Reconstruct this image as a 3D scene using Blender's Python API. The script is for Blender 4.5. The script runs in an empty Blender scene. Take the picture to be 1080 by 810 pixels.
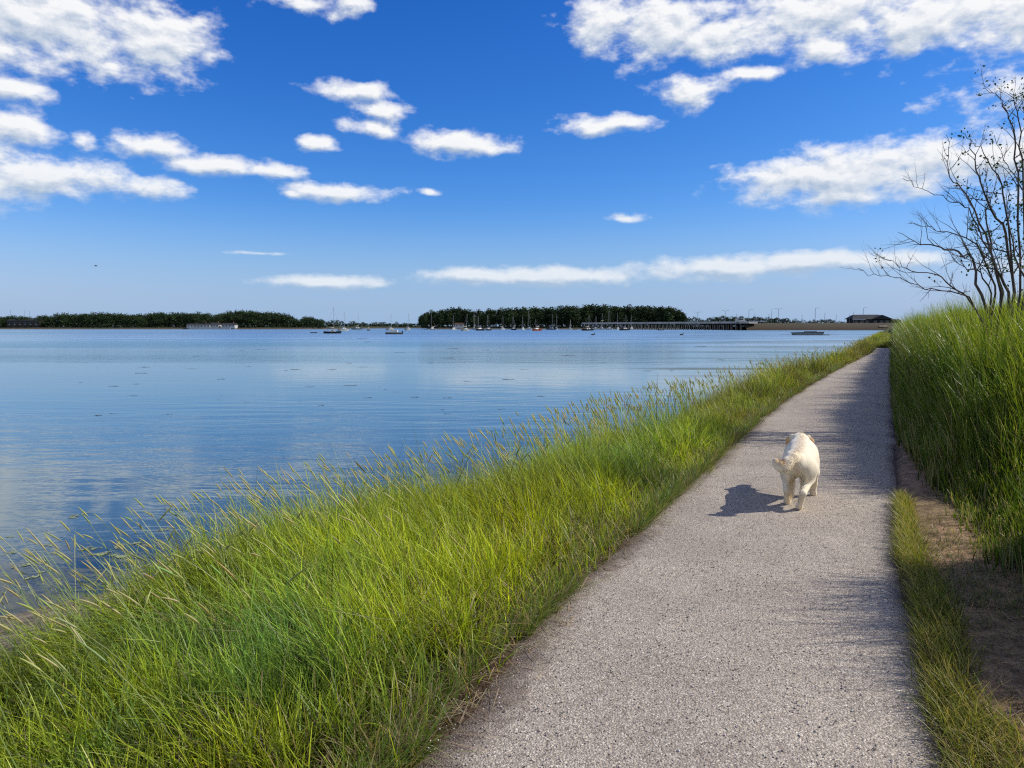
import bpy, math, random
import numpy as np
from mathutils import Vector

random.seed(7)
RNG = np.random.default_rng(11)
SC = bpy.context.scene
COL = SC.collection

# ------------------------------------------------------------------ camera
EYE = 1.6
F = 811.0                       # focal length in pixels of the 1080 px wide photograph
PITCH = math.atan(61 / F)
CP, SP = math.cos(PITCH), math.sin(PITCH)
cam = bpy.data.cameras.new('camera')
cam.sensor_width = 36.0
cam.lens = 36.0 * F / 1080
cam.clip_start = 0.05
cam.clip_end = 20000
cam_o = bpy.data.objects.new('camera', cam)
COL.objects.link(cam_o)
cam_o.location = (0, 0, EYE)
cam_o.rotation_euler = (math.pi / 2 - PITCH, 0, 0)
SC.camera = cam_o
WATER = -0.9


def ray(px, py):
    x, y = (px - 540) / F, (405 - py) / F
    return (x, CP + y * SP, -SP + y * CP)


def at(px, py, z=0.0):
    """ground position seen at a photo pixel, on the level z"""
    d = ray(px, py)
    t = (z - EYE) / d[2]
    return (d[0] * t, d[1] * t, z)


def deep(px, py, Y):
    d = ray(px, py)
    t = Y / d[1]
    return (d[0] * t, Y, EYE + d[2] * t)


# ------------------------------------------------------------------ small helpers
def tag(o, label=None, cat=None, group=None, kind=None):
    if label:
        o['label'] = label
    if cat:
        o['category'] = cat
    if group:
        o['group'] = group
    if kind:
        o['kind'] = kind
    return o


def empty(name, loc, rz=0.0):
    o = bpy.data.objects.new(name, None)
    o.empty_display_size = 0.2
    COL.objects.link(o)
    o.location = loc
    o.rotation_euler = (0, 0, rz)
    return o


def link(name, me, mat, parent=None):
    o = bpy.data.objects.new(name, me)
    COL.objects.link(o)
    if mat is not None and len(me.materials) == 0:
        me.materials.append(mat)
    if parent is not None:
        o.parent = parent
    return o


def np_mesh(name, verts, loops, starts, cols=None, smooth=False, floats=None):
    me = bpy.data.meshes.new(name)
    verts = np.asarray(verts, np.float32)
    me.vertices.add(len(verts))
    me.vertices.foreach_set('co', verts.ravel())
    me.loops.add(len(loops))
    me.loops.foreach_set('vertex_index', np.asarray(loops, np.int32))
    me.polygons.add(len(starts))
    me.polygons.foreach_set('loop_start', np.asarray(starts, np.int32))
    if cols is not None:
        a = me.attributes.new('Col', 'FLOAT_COLOR', 'POINT')
        c = np.ones((len(verts), 4), np.float32)
        c[:, :3] = cols
        a.data.foreach_set('color', c.ravel())
    for k, v in (floats or {}).items():
        a = me.attributes.new(k, 'FLOAT', 'POINT')
        a.data.foreach_set('value', np.asarray(v, np.float32))
    me.update(calc_edges=True)
    if smooth:
        me.polygons.foreach_set('use_smooth', np.ones(len(starts), bool))
    return me


def grid_mesh(name, X, Y, Z, cols=None, smooth=True, floats=None):
    n, m = X.shape
    v = np.stack([X, Y, Z], -1).reshape(-1, 3)
    i = np.arange(n * m).reshape(n, m)
    q = np.stack([i[:-1, :-1], i[:-1, 1:], i[1:, 1:], i[1:, :-1]], -1).reshape(-1, 4)
    fl = {k: x.ravel() for k, x in (floats or {}).items()}
    return np_mesh(name, v, q.ravel(), np.arange(len(q)) * 4, None if cols is None else cols.reshape(-1, 3), smooth, fl)


class MB:
    """collects boxes, tubes and polygons and links them as ONE mesh object"""
    def __init__(s):
        s.v, s.f = [], []

    def poly(s, pts, faces):
        b = len(s.v)
        s.v += [tuple(p) for p in pts]
        s.f += [tuple(b + i for i in f) for f in faces]
        return s

    def box(s, x0, x1, y0, y1, z0, z1):
        p = [(x0, y0, z0), (x1, y0, z0), (x1, y1, z0), (x0, y1, z0), (x0, y0, z1), (x1, y0, z1), (x1, y1, z1), (x0, y1, z1)]
        return s.poly(p, [(3, 2, 1, 0), (4, 5, 6, 7), (0, 1, 5, 4), (1, 2, 6, 5), (2, 3, 7, 6), (3, 0, 4, 7)])

    def tube(s, pts, radii, n=6):
        pts = [Vector(p) for p in pts]
        b = len(s.v)
        for i, p in enumerate(pts):
            d = (pts[min(i + 1, len(pts) - 1)] - pts[max(i - 1, 0)])
            if d.length < 1e-9:
                d = Vector((0, 0, 1))
            d.normalize()
            u = d.cross(Vector((0.31, 0.95, 0.05)))
            if u.length < 1e-3:
                u = d.cross(Vector((1, 0, 0)))
            u.normalize()
            w = d.cross(u)
            for k in range(n):
                a = 2 * math.pi * k / n
                s.v.append(tuple(p + radii[i] * (math.cos(a) * u + math.sin(a) * w)))
        for i in range(len(pts) - 1):
            for k in range(n):
                a, c = b + i * n + k, b + i * n + (k + 1) % n
                s.f.append((a, c, c + n, a + n))
        s.f.append(tuple(b + k for k in range(n))[::-1])
        s.f.append(tuple(b + (len(pts) - 1) * n + k for k in range(n)))
        return s

    def mesh(s, name, smooth=False):
        me = bpy.data.meshes.new(name)
        me.from_pydata(s.v, [], s.f)
        me.update()
        if smooth:
            me.polygons.foreach_set('use_smooth', np.ones(len(me.polygons), bool))
        return me

    def build(s, name, mat, parent=None, smooth=False):
        return link(name, s.mesh(name, smooth), mat, parent)


def hash2(ix, iy, seed):
    h = (ix.astype(np.int64) * 374761393 + iy.astype(np.int64) * 668265263 + seed * 974634777) & 0xffffffff
    h = ((h ^ (h >> 13)) * 1274126177) & 0xffffffff
    h = h ^ (h >> 16)
    return (h & 0xffff) / 65535.0


def vnoise(x, y, seed=0):
    x, y = np.asarray(x, float), np.asarray(y, float)
    ix, iy = np.floor(x), np.floor(y)
    fx, fy = x - ix, y - iy
    fx, fy = fx * fx * (3 - 2 * fx), fy * fy * (3 - 2 * fy)
    a, b = hash2(ix, iy, seed), hash2(ix + 1, iy, seed)
    c, d = hash2(ix, iy + 1, seed), hash2(ix + 1, iy + 1, seed)
    return (a * (1 - fx) + b * fx) * (1 - fy) + (c * (1 - fx) + d * fx) * fy


def fbm(x, y, seed=0, o=4):
    r, a, t = 0, 1.0, 0
    for k in range(o):
        r = r + a * vnoise(x * 2 ** k, y * 2 ** k, seed + k)
        t += a
        a *= 0.5
    return r / t


def sstep(a, b, x):
    t = np.clip((x - a) / (b - a), 0, 1)
    return t * t * (3 - 2 * t)


# ------------------------------------------------------------------ material helpers
def new_mat(name):
    m = bpy.data.materials.new(name)
    m.use_nodes = True
    nt = m.node_tree
    nt.nodes.clear()
    out = nt.nodes.new('ShaderNodeOutputMaterial')
    return m, nt, out


def N(nt, t, **kw):
    n = nt.nodes.new('ShaderNode' + t)
    for k, v in kw.items():
        if k == 'inp':
            for a, b in v.items():
                if isinstance(b, bpy.types.NodeSocket):
                    nt.links.new(b, n.inputs[a])
                else:
                    n.inputs[a].default_value = b
        else:
            setattr(n, k, v)
    return n


def math_n(nt, op, a, b=None, c=None, clamp=False):
    n = N(nt, 'Math', operation=op, use_clamp=clamp)
    for i, x in enumerate((a, b, c)):
        if x is None:
            continue
        if isinstance(x, bpy.types.NodeSocket):
            nt.links.new(x, n.inputs[i])
        else:
            n.inputs[i].default_value = x
    return n.outputs[0]


def mapr(nt, x, a, b, c=0.0, d=1.0, smooth=True):
    n = N(nt, 'MapRange', interpolation_type='SMOOTHSTEP' if smooth else 'LINEAR')
    nt.links.new(x, n.inputs[0])
    for i, v in enumerate((a, b, c, d)):
        n.inputs[i + 1].default_value = v
    return n.outputs[0]


def mixc(nt, fac, a, b, blend='MIX'):
    n = N(nt, 'Mix', data_type='RGBA', blend_type=blend)
    for i, x in ((0, fac), (6, a), (7, b)):
        if isinstance(x, bpy.types.NodeSocket):
            nt.links.new(x, n.inputs[i])
        else:
            n.inputs[i].default_value = x if i == 0 else (*x, 1.0) if len(x) == 3 else x
    return n.outputs[2]


def noise(nt, vec, scale, detail=3.0, rough=0.55, dim='3D', dist=0.0):
    n = N(nt, 'TexNoise', noise_dimensions=dim)
    nt.links.new(vec, n.inputs['Vector'])
    n.inputs['Scale'].default_value = scale
    n.inputs['Detail'].default_value = detail
    n.inputs['Roughness'].default_value = rough
    n.inputs['Distortion'].default_value = dist
    return n


def coord(nt, scale=(1, 1, 1), rot=(0, 0, 0)):
    c = N(nt, 'TexCoord')
    m = N(nt, 'Mapping')
    nt.links.new(c.outputs['Object'], m.inputs[0])
    m.inputs['Scale'].default_value = scale
    m.inputs['Rotation'].default_value = rot
    return m.outputs[0]


def principled(nt, out, color, rough=0.7, spec=0.3, normal=None, metal=0.0):
    p = N(nt, 'BsdfPrincipled')
    if isinstance(color, bpy.types.NodeSocket):
        nt.links.new(color, p.inputs['Base Color'])
    else:
        p.inputs['Base Color'].default_value = (*color, 1)
    if isinstance(rough, bpy.types.NodeSocket):
        nt.links.new(rough, p.inputs['Roughness'])
    else:
        p.inputs['Roughness'].default_value = rough
    p.inputs['Specular IOR Level'].default_value = spec
    p.inputs['Metallic'].default_value = metal
    if normal is not None:
        nt.links.new(normal, p.inputs['Normal'])
    if out is not None:
        nt.links.new(p.outputs[0], out.inputs[0])
    return p


def plain(name, c, rough=0.6, spec=0.3, var=0.25, scale=1.5, metal=0.0):
    m, nt, out = new_mat(name)
    v = coord(nt)
    n = noise(nt, v, scale, 5, 0.6)
    lo = tuple(x * (1 - var) for x in c)
    hi = tuple(min(1, x * (1 + var)) for x in c)
    principled(nt, out, mixc(nt, mapr(nt, n.outputs[0], 0.3, 0.7), lo, hi), rough, spec, None, metal)
    return m


# ------------------------------------------------------------------ layout: the path and its verges
def edge_fn(pix):
    p = np.array([at(*q)[:2] for q in pix])
    o = np.argsort(p[:, 1])
    p = p[o]
    yy, xx = p[:, 1], p[:, 0]

    def f(y):
        y = np.asarray(y, float)
        r = np.interp(y, yy, xx)
        k0 = 0.40
        k1 = 0.49
        r = np.where(y < yy[0], xx[0] + (y - yy[0]) * k0, r)
        r = np.where(y > yy[-1], xx[-1] + (y - yy[-1]) * k1, r)
        return r
    ys = np.linspace(-30, 120, 1501)
    v = f(ys)
    ker = np.ones(21) / 21
    v = np.convolve(np.pad(v, 10, mode='edge'), ker, mode='valid')
    def g(y):
        y = np.asarray(y, float)
        r = np.interp(y, ys, v)
        r = np.where(y > 110, np.interp(110, ys, v) + (y - 110) * 0.49, r)
        return np.where(y < -20, np.interp(-20, ys, v) + (y + 20) * 0.40, r)
    return g


Lx = edge_fn([(415, 810), (458, 762), (510, 705), (561, 649), (605, 613), (640, 580), (674, 547), (726, 508), (759, 476),
              (792, 447), (820, 425), (850, 406), (880, 390), (905, 378), (919, 371.5)])
Rx = edge_fn([(996, 810), (982, 745), (966, 663), (950, 602), (945, 549), (945, 480), (943, 440), (941, 400), (940, 371)])
CO = 0.9                        # lateral offset -> distance across the path


def Wl(y):
    return np.interp(y, [-5, 3, 5, 8, 12, 20, 46, 60], [2.7, 2.65, 2.75, 2.45, 2.0, 1.7, 1.35, 1.3]) * (1 + 0.6 * (vnoise(np.asarray(y, float) * 0.45, 0.0 * np.asarray(y, float) + 3.3, 301) - 0.5))


def Dr(y):
    return np.interp(y, [-5, 4, 5.2, 6.5, 8, 10, 14, 20], [0.9, 0.85, 0.62, 0.58, 0.42, 0.25, 0.08, 0.02])


def Hr(y):
    return np.interp(y, [-6, 2.7, 3.3, 4.1, 4.8, 5.2, 6.3, 7.2, 8.2, 12, 30, 60], [0.2, 0.2, 0.75, 1.0, 0.95, 0.15, 0.1, 0.38, 0.70, 0.75, 0.78, 0.78])


def Wb(y):
    return np.interp(y, [0, 8, 14, 20], [0.7, 0.55, 0.42, 0.38])


def ground_z(x, y):
    x, y = np.asarray(x, float), np.asarray(y, float)
    dl = (Lx(y) - x) * CO
    dr = (x - Rx(y)) * CO
    W = Wl(y)
    t = dl / W
    zl = -0.04 - 0.46 * sstep(0.05, 1.0, t)
    M = 1.15 + 1.15 * sstep(3.5, 5.2, y) * (1 - sstep(7.4, 10, y))
    zl = np.where(dl > W, -0.5 - 0.5 * np.clip((dl - W) / M, 0, 1) ** 0.8, zl)
    zl = np.where(dl > W + M, -1.0 - 0.35 * sstep(0, 4, dl - W - M) - 1.3 * sstep(3, 40, dl - W - M), zl)
    zl = zl + 0.09 * (fbm(x * 0.9, y * 0.9, 5) - 0.5) * sstep(0.2, 1.0, dl)
    zl = zl + 0.03 * np.exp(-((dl - 0.25) / 0.2) ** 2) * (vnoise(x * 3, y * 3, 8))
    b = dr - Dr(y)
    zr = 0.03 * sstep(0.0, 0.25, dr) + 0.05 * (fbm(x * 1.7, y * 1.7, 9) - 0.4) * sstep(0.05, 0.4, dr)
    zr = zr + Hr(y) * sstep(-0.05, 1.0, b / Wb(y)) + 1.0 * sstep(0.35, 2.9, b) * sstep(4.5, 9, y)
    zr = zr + 0.25 * (fbm(x * 0.5, y * 0.5, 21) - 0.5) * sstep(0.3, 2, b)
    zp = -0.03 * np.ones_like(x)
    z = np.where(dl > 0, zl, np.where(dr > 0, zr, zp))
    return z


# ------------------------------------------------------------------ ground
def rows():
    a = np.concatenate([[-400, -120, -50, -25], np.arange(-14, 22, 0.2), np.arange(22, 70, 1.0), [75, 85, 100, 130, 180, 260, 400, 800, 1600, 4000]])
    return a


ys = rows()
dl = np.concatenate([[5000, 2000, 800, 300, 120, 60, 30, 18, 12, 9, 7.5, 6.5], np.arange(5.8, 0, -0.14), [0.06, 0.0]])
dr = np.concatenate([[0.0, 0.06], np.arange(0.14, 5.0, 0.14), [5.5, 6.5, 8, 12, 20, 50, 200, 900, 5000]])
Lv, Rv = Lx(ys)[:, None], Rx(ys)[:, None]
far_l = Lx(np.clip(ys, -30, 120))[:, None]
xs = np.concatenate([Lv - dl[None] / CO, Lv + (Rv - Lv) * np.linspace(0.05, 0.95, 9)[None], Rv + dr[None] / CO], 1)
YY = np.repeat(ys[:, None], xs.shape[1], 1)
zz = ground_z(xs, YY)
gdl = (Lx(YY) - xs) * CO
gdr = (xs - Rx(YY)) * CO
bb = gdr - Dr(YY)
soil = np.array([0.085, 0.058, 0.040])
straw = np.array([0.19, 0.145, 0.075])
under = np.array([0.055, 0.065, 0.022])
mud = np.array([0.20, 0.17, 0.13])
bed = np.array([0.035, 0.045, 0.035])
dirt = np.array([0.30, 0.195, 0.125])


def blend(a, b, t):
    return a * (1 - t[..., None]) + b * t[..., None]


c = np.zeros(xs.shape + (3,)) + soil
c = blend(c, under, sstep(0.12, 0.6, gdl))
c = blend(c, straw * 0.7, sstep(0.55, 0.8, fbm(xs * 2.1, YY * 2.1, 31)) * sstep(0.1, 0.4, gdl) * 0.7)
c = blend(c, mud, sstep(-0.05, 0.35, gdl - Wl(YY)))
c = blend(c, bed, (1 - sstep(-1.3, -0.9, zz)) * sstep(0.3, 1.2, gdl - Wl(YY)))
pathy = ((gdl <= 0.02) & (gdr <= 0.02)).astype(float)
rt = sstep(0.0, 0.08, gdr)
dn = fbm(xs * 1.4, YY * 1.4, 41)
dc = blend(np.zeros(xs.shape + (3,)) + dirt, straw, sstep(0.45, 0.7, dn) * 0.7)
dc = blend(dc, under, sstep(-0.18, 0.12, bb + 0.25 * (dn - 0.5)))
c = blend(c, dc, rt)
c = blend(c, np.array([0.075, 0.085, 0.025]), sstep(54, 58, YY) * (gdl < Wl(YY) + 0.2))
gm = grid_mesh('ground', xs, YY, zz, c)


def ground_material():
    m, nt, out = new_mat('earth')
    v = coord(nt)
    a = N(nt, 'Attribute', attribute_name='Col')
    n1 = noise(nt, v, 9, 6, 0.65)
    n2 = noise(nt, v, 70, 4, 0.7)
    col = mixc(nt, mapr(nt, n1.outputs[0], 0.3, 0.75), (0.5, 0.48, 0.46), (1.5, 1.45, 1.35))
    col = mixc(nt, 1.0, a.outputs['Color'], col, 'MULTIPLY')
    col2 = mixc(nt, mapr(nt, n2.outputs[0], 0.35, 0.7), (0.65, 0.65, 0.65), (1.3, 1.28, 1.2))
    col = mixc(nt, 1.0, col, col2, 'MULTIPLY')
    b = N(nt, 'Bump', inp={'Strength': 0.8, 'Distance': 0.02, 'Height': math_n(nt, 'ADD', n1.outputs[0], math_n(nt, 'MULTIPLY', n2.outputs[0], 0.4))})
    principled(nt, out, col, 0.9, 0.15, b.outputs[0])
    return m


tag(link('ground', gm, ground_material()), 'bare soil and muddy bank under the grass along the path', kind='structure')


# ------------------------------------------------------------------ gravel path
def path_material():
    m, nt, out = new_mat('gravel')
    v = coord(nt, (1, 1, 0.2))
    wob = noise(nt, v, 60, 2, 0.5)
    vv = N(nt, 'VectorMath', operation='MULTIPLY_ADD')
    nt.links.new(wob.outputs['Color'], vv.inputs[0])
    vv.inputs[1].default_value = (0.006, 0.006, 0)
    nt.links.new(v, vv.inputs[2])
    v1 = N(nt, 'TexVoronoi', feature='F1', inp={'Vector': vv.outputs[0], 'Scale': 96.0})
    v2 = N(nt, 'TexVoronoi', feature='F1', inp={'Vector': vv.outputs[0], 'Scale': 215.0})
    s1 = N(nt, 'SeparateColor')
    nt.links.new(v1.outputs['Color'], s1.inputs[0])
    s2 = N(nt, 'SeparateColor')
    nt.links.new(v2.outputs['Color'], s2.inputs[0])

    def ramp(x):
        r = N(nt, 'ValToRGB')
        r.color_ramp.interpolation = 'LINEAR'
        e = r.color_ramp.elements
        e[0].position, e[0].color = 0.0, (0.13, 0.115, 0.10, 1)
        e[1].position, e[1].color = 1.0, (0.58, 0.55, 0.49, 1)
        for p, q in ((0.22, (0.24, 0.22, 0.19, 1)), (0.5, (0.32, 0.293, 0.258, 1)), (0.75, (0.385, 0.35, 0.305, 1)), (0.9, (0.46, 0.43, 0.38, 1))):
            x_ = e.new(p)
            x_.color = q
        nt.links.new(x, r.inputs[0])
        return r.outputs[0]
    c1, c2 = ramp(s1.outputs[0]), ramp(s2.outputs[1])
    big = noise(nt, v, 1.1, 6, 0.6)
    sel = noise(nt, v, 35, 3, 0.6)
    col = mixc(nt, mapr(nt, sel.outputs[0], 0.42, 0.58), c1, c2)
    # gaps between stones
    gap = mapr(nt, v1.outputs['Distance'], 0.35, 0.75)
    col = mixc(nt, math_n(nt, 'MULTIPLY', gap, 0.38), col, (0.12, 0.095, 0.08))
    patch = mixc(nt, mapr(nt, big.outputs[0], 0.3, 0.7), (1.14, 1.065, 0.965), (1.43, 1.34, 1.20))
    col = mixc(nt, 1.0, col, patch, 'MULTIPLY')
    st_ = noise(nt, coord(nt, (1.6, 0.5, 1), (0, 0, -0.43)), 0.9, 6, 0.68, dist=0.8)
    col = mixc(nt, math_n(nt, 'MULTIPLY', mapr(nt, st_.outputs[0], 0.52, 0.72), 0.42), col, (0.17, 0.145, 0.12))
    sp_ = noise(nt, v, 6.5, 4, 0.7)
    col = mixc(nt, math_n(nt, 'MULTIPLY', mapr(nt, sp_.outputs[0], 0.60, 0.70), 0.5), col, (0.16, 0.13, 0.105))
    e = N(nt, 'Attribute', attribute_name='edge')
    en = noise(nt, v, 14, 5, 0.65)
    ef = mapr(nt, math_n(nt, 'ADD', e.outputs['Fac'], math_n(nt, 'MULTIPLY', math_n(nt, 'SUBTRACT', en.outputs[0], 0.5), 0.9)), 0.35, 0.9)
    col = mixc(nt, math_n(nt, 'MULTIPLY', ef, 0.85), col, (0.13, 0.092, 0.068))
    h = math_n(nt, 'ADD', math_n(nt, 'MULTIPLY', math_n(nt, 'SUBTRACT', 1.0, v1.outputs['Distance']), 0.8),
               math_n(nt, 'MULTIPLY', math_n(nt, 'SUBTRACT', 1.0, v2.outputs['Distance']), 0.4))
    h = math_n(nt, 'ADD', h, math_n(nt, 'MULTIPLY', s1.outputs[2], 0.5))
    b = N(nt, 'Bump', inp={'Strength': 1.0, 'Distance': 0.006, 'Height': h})
    principled(nt, out, col, 0.85, 0.25, b.outputs[0])
    return m


py = np.concatenate([np.arange(-8, 20, 0.1), np.arange(20, 57, 0.4)])
nu = 33
u = np.linspace(0, 1, nu)
l0 = Lx(py) + 0.14 * (fbm(py * 0.9, py * 0 + 3, 51) - 0.5) * 2 + 0.05 * (vnoise(py * 5, py * 0, 52) - 0.5)
r0 = Rx(py) + 0.05 * (fbm(py * 1.3, py * 0 + 9, 53) - 0.5) * 2 + 0.05 * (vnoise(py * 5, py * 0, 54) - 0.5)
PX = l0[:, None] * (1 - u) + r0[:, None] * u
PY = np.repeat(py[:, None], nu, 1)
ew = np.minimum(u, 1 - u)[None] * (r0 - l0)[:, None] * CO
PZ = 0.006 * np.sin(np.pi * u)[None] ** 0.5 + 0.012 * (fbm(PX * 0.7, PY * 0.7, 55) - 0.5) - 0.028 * (1 - sstep(0, 0.09, ew)) - 0.004
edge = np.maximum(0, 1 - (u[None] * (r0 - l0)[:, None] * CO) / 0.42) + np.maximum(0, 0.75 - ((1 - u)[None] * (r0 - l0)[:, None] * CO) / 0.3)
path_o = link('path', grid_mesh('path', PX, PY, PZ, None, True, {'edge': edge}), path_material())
tag(path_o, 'pale gravel footpath running along the water to the horizon', kind='structure')

# ------------------------------------------------------------------ water


def water_material():
    m, nt, out = new_mat('calm_water')
    v = coord(nt)
    # broad calm and wind-ruffled bands lying across the bay
    vb = coord(nt, (0.006, 0.035, 1), (0, 0, 0.12))
    band = noise(nt, vb, 1.0, 4, 0.55, dist=0.6)
    ruff = mapr(nt, band.outputs[0], 0.40, 0.66)
    vw = coord(nt, (0.5, 1.7, 1), (0, 0, 0.25))
    w1 = noise(nt, vw, 0.75, 4, 0.5, dist=0.5)
    w2 = noise(nt, vw, 5.0, 3, 0.5)
    w3 = noise(nt, coord(nt, (0.25, 0.8, 1), (0, 0, -0.2)), 0.6, 2, 0.5)
    h = math_n(nt, 'ADD', math_n(nt, 'MULTIPLY', w1.outputs[0], 0.055), math_n(nt, 'MULTIPLY', w3.outputs[0], 0.06))
    h = math_n(nt, 'ADD', h, math_n(nt, 'MULTIPLY', math_n(nt, 'MULTIPLY', w2.outputs[0], 0.006), math_n(nt, 'ADD', 0.4, ruff)))
    b = N(nt, 'Bump', inp={'Strength': 1.0, 'Distance': 1.0, 'Height': h})
    st = math_n(nt, 'ADD', 0.115, math_n(nt, 'MULTIPLY', ruff, 0.27))
    nt.links.new(st, b.inputs['Strength'])
    fr = N(nt, 'Fresnel', inp={'IOR': 1.33, 'Normal': b.outputs[0]})
    wpos = N(nt, 'SeparateXYZ')
    nt.links.new(v, wpos.inputs[0])
    rg = mapr(nt, wpos.outputs[1], 8, 240, 0.025, 0.33, False)
    gl = N(nt, 'BsdfGlossy', inp={'Roughness': rg, 'Normal': b.outputs[0]})
    ln_ = math_n(nt, 'LOGARITHM', math_n(nt, 'MAXIMUM', math_n(nt, 'ADD', wpos.outputs[1], 25.0), 1.0), math.e)
    cbv = N(nt, 'CombineXYZ')
    nt.links.new(math_n(nt, 'MULTIPLY', wpos.outputs[0], 0.006), cbv.inputs[0])
    nt.links.new(math_n(nt, 'MULTIPLY', ln_, 6.5), cbv.inputs[1])
    b2 = noise(nt, cbv.outputs[0], 1.0, 5, 0.6, dist=0.3)
    dk = math_n(nt, 'MULTIPLY', mapr(nt, b2.outputs[0], 0.42, 0.60), mapr(nt, wpos.outputs[1], 20, 90))
    dk = math_n(nt, 'MAXIMUM', math_n(nt, 'MULTIPLY', dk, 0.55), math_n(nt, 'MULTIPLY', mapr(nt, wpos.outputs[1], 130, 260), math_n(nt, 'MULTIPLY_ADD', dk, 0.25, 0.7)))
    nt.links.new(mixc(nt, dk, (0.95, 1.0, 1.0), (0.50, 0.72, 0.76)), gl.inputs['Color'])  # gloss tint paints in the darker sky reflection of ruffled distant water
    # drifting weed just under the surface, thick on the right side of the bay
    c = N(nt, 'TexCoord')
    sx = N(nt, 'SeparateXYZ')
    nt.links.new(c.outputs['Object'], sx.inputs[0])
    ratio = math_n(nt, 'DIVIDE', sx.outputs[0], math_n(nt, 'MAXIMUM', sx.outputs[1], 1.0))
    vk = coord(nt, (0.018, 0.11, 1), (0, 0, 0.05))
    wk = noise(nt, vk, 1.0, 7, 0.66, dist=0.5)
    zone = math_n(nt, 'MULTIPLY', mapr(nt, ratio, 0.0, 0.28), mapr(nt, sx.outputs[1], 18, 45))
    wf = mapr(nt, math_n(nt, 'ADD', wk.outputs[0], math_n(nt, 'MULTIPLY', math_n(nt, 'SUBTRACT', zone, 1.0), 0.20)), 0.475, 0.60)
    deepc = mixc(nt, mapr(nt, band.outputs[0], 0.3, 0.7), (0.052, 0.095, 0.115), (0.065, 0.112, 0.128))
    colr = mixc(nt, math_n(nt, 'MULTIPLY', wf, 0.9), deepc, (0.055, 0.060, 0.026))
    df = N(nt, 'BsdfDiffuse', inp={'Color': colr})
    sh = N(nt, 'Attribute', attribute_name='shallow')
    tr = N(nt, 'BsdfTransparent', inp={'Color': (0.62, 0.66, 0.58, 1)})
    body = N(nt, 'MixShader')
    nt.links.new(sh.outputs['Fac'], body.inputs[0])
    nt.links.new(df.outputs[0], body.inputs[1])
    nt.links.new(tr.outputs[0], body.inputs[2])
    fac = math_n(nt, 'MULTIPLY', fr.outputs[0], math_n(nt, 'SUBTRACT', 1.0, math_n(nt, 'MULTIPLY', wf, 0.55)))
    mx = N(nt, 'MixShader')
    nt.links.new(fac, mx.inputs[0])
    nt.links.new(body.outputs[0], mx.inputs[1])
    nt.links.new(gl.outputs[0], mx.inputs[2])
    nt.links.new(mx.outputs[0], out.inputs[0])
    return m


wy = np.concatenate([[-400, -100, -40], np.arange(-14, 30, 0.5), np.arange(30, 80, 2.0), [90, 120, 180, 300, 500, 900, 1600, 3000]])
wd = np.concatenate([[6000, 2500, 900, 300, 100, 40, 20, 12], np.arange(9, 0.4, -0.4)])
WX = Lx(wy)[:, None] - (Wl(wy)[:, None] + 0.0 + wd[None]) / CO
WY = np.repeat(wy[:, None], WX.shape[1], 1)
deepness = WATER - ground_z(WX, WY)
shal = 1 - sstep(0.02, 0.5, deepness)
wat = grid_mesh('water', WX, WY, np.full(WX.shape, WATER), None, True, {'shallow': shal * 0.92})
# the bay beyond the end of the path, on the right
tag(link('water', wat, water_material()), 'calm blue harbour water reflecting the clouds', kind='structure')

# ------------------------------------------------------------------ grass


def grass_material(name, trans=0.35, rough=0.5):
    m, nt, out = new_mat(name)
    a = N(nt, 'Attribute', attribute_name='Col')
    p = principled(nt, None, a.outputs['Color'], rough, 0.3)
    t = N(nt, 'BsdfTranslucent')
    tc = mixc(nt, 1.0, a.outputs['Color'], (1.35, 1.25, 0.55), 'MULTIPLY')
    nt.links.new(tc, t.inputs[0])
    mx = N(nt, 'MixShader', inp={0: trans})
    nt.links.new(p.outputs[0], mx.inputs[1])
    nt.links.new(t.outputs[0], mx.inputs[2])
    nt.links.new(mx.outputs[0], out.inputs[0])
    return m


GRASS = grass_material('grass_blade', 0.44, 0.40)
BANKG = grass_material('bank_blade', 0.40, 0.36)


def blades_arrays(P, head, length, width, lean, curl, c0, c1, segs=4, tipw=0.12, face=None):
    """curved tapered strips; head = compass of the lean, lean and curl in radians"""
    n = len(P)
    t = np.linspace(0, 1, segs + 1)
    pos = np.zeros((n, segs + 1, 3))
    pos[:, 0] = P
    dx, dy = np.cos(head), np.sin(head)
    for k in range(segs):
        th = lean + curl * (t[k] + 0.5 / segs)
        st = length / segs
        pos[:, k + 1, 0] = pos[:, k, 0] + st * np.sin(th) * dx
        pos[:, k + 1, 1] = pos[:, k, 1] + st * np.sin(th) * dy
        pos[:, k + 1, 2] = pos[:, k, 2] + st * np.cos(th)
    if face is None:
        face = head + np.pi / 2 + RNG.normal(0, 0.7, n)
    sx, sy = np.cos(face), np.sin(face)
    w = (1 - (1 - tipw) * t ** 1.6)[None] * width[:, None] * 0.5
    L = pos.copy()
    R = pos.copy()
    L[..., 0] -= w * sx[:, None]
    L[..., 1] -= w * sy[:, None]
    R[..., 0] += w * sx[:, None]
    R[..., 1] += w * sy[:, None]
    V = np.stack([L, R], 2).reshape(n, -1, 3)
    nv = 2 * (segs + 1)
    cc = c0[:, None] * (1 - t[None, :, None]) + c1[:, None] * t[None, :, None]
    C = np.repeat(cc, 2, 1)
    q = []
    for k in range(segs):
        q.append([2 * k, 2 * k + 1, 2 * k + 3, 2 * k + 2])
    q = np.array(q)
    Fq = (q[None] + (np.arange(n) * nv)[:, None, None]).reshape(-1, 4)
    return V.reshape(-1, 3), Fq, C.reshape(-1, 3)


def join(parts):
    V, Q, C, b = [], [], [], 0
    for v, q, c_ in parts:
        V.append(v)
        Q.append(q + b)
        C.append(c_)
        b += len(v)
    return np.concatenate(V), np.concatenate(Q), np.concatenate(C)


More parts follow.
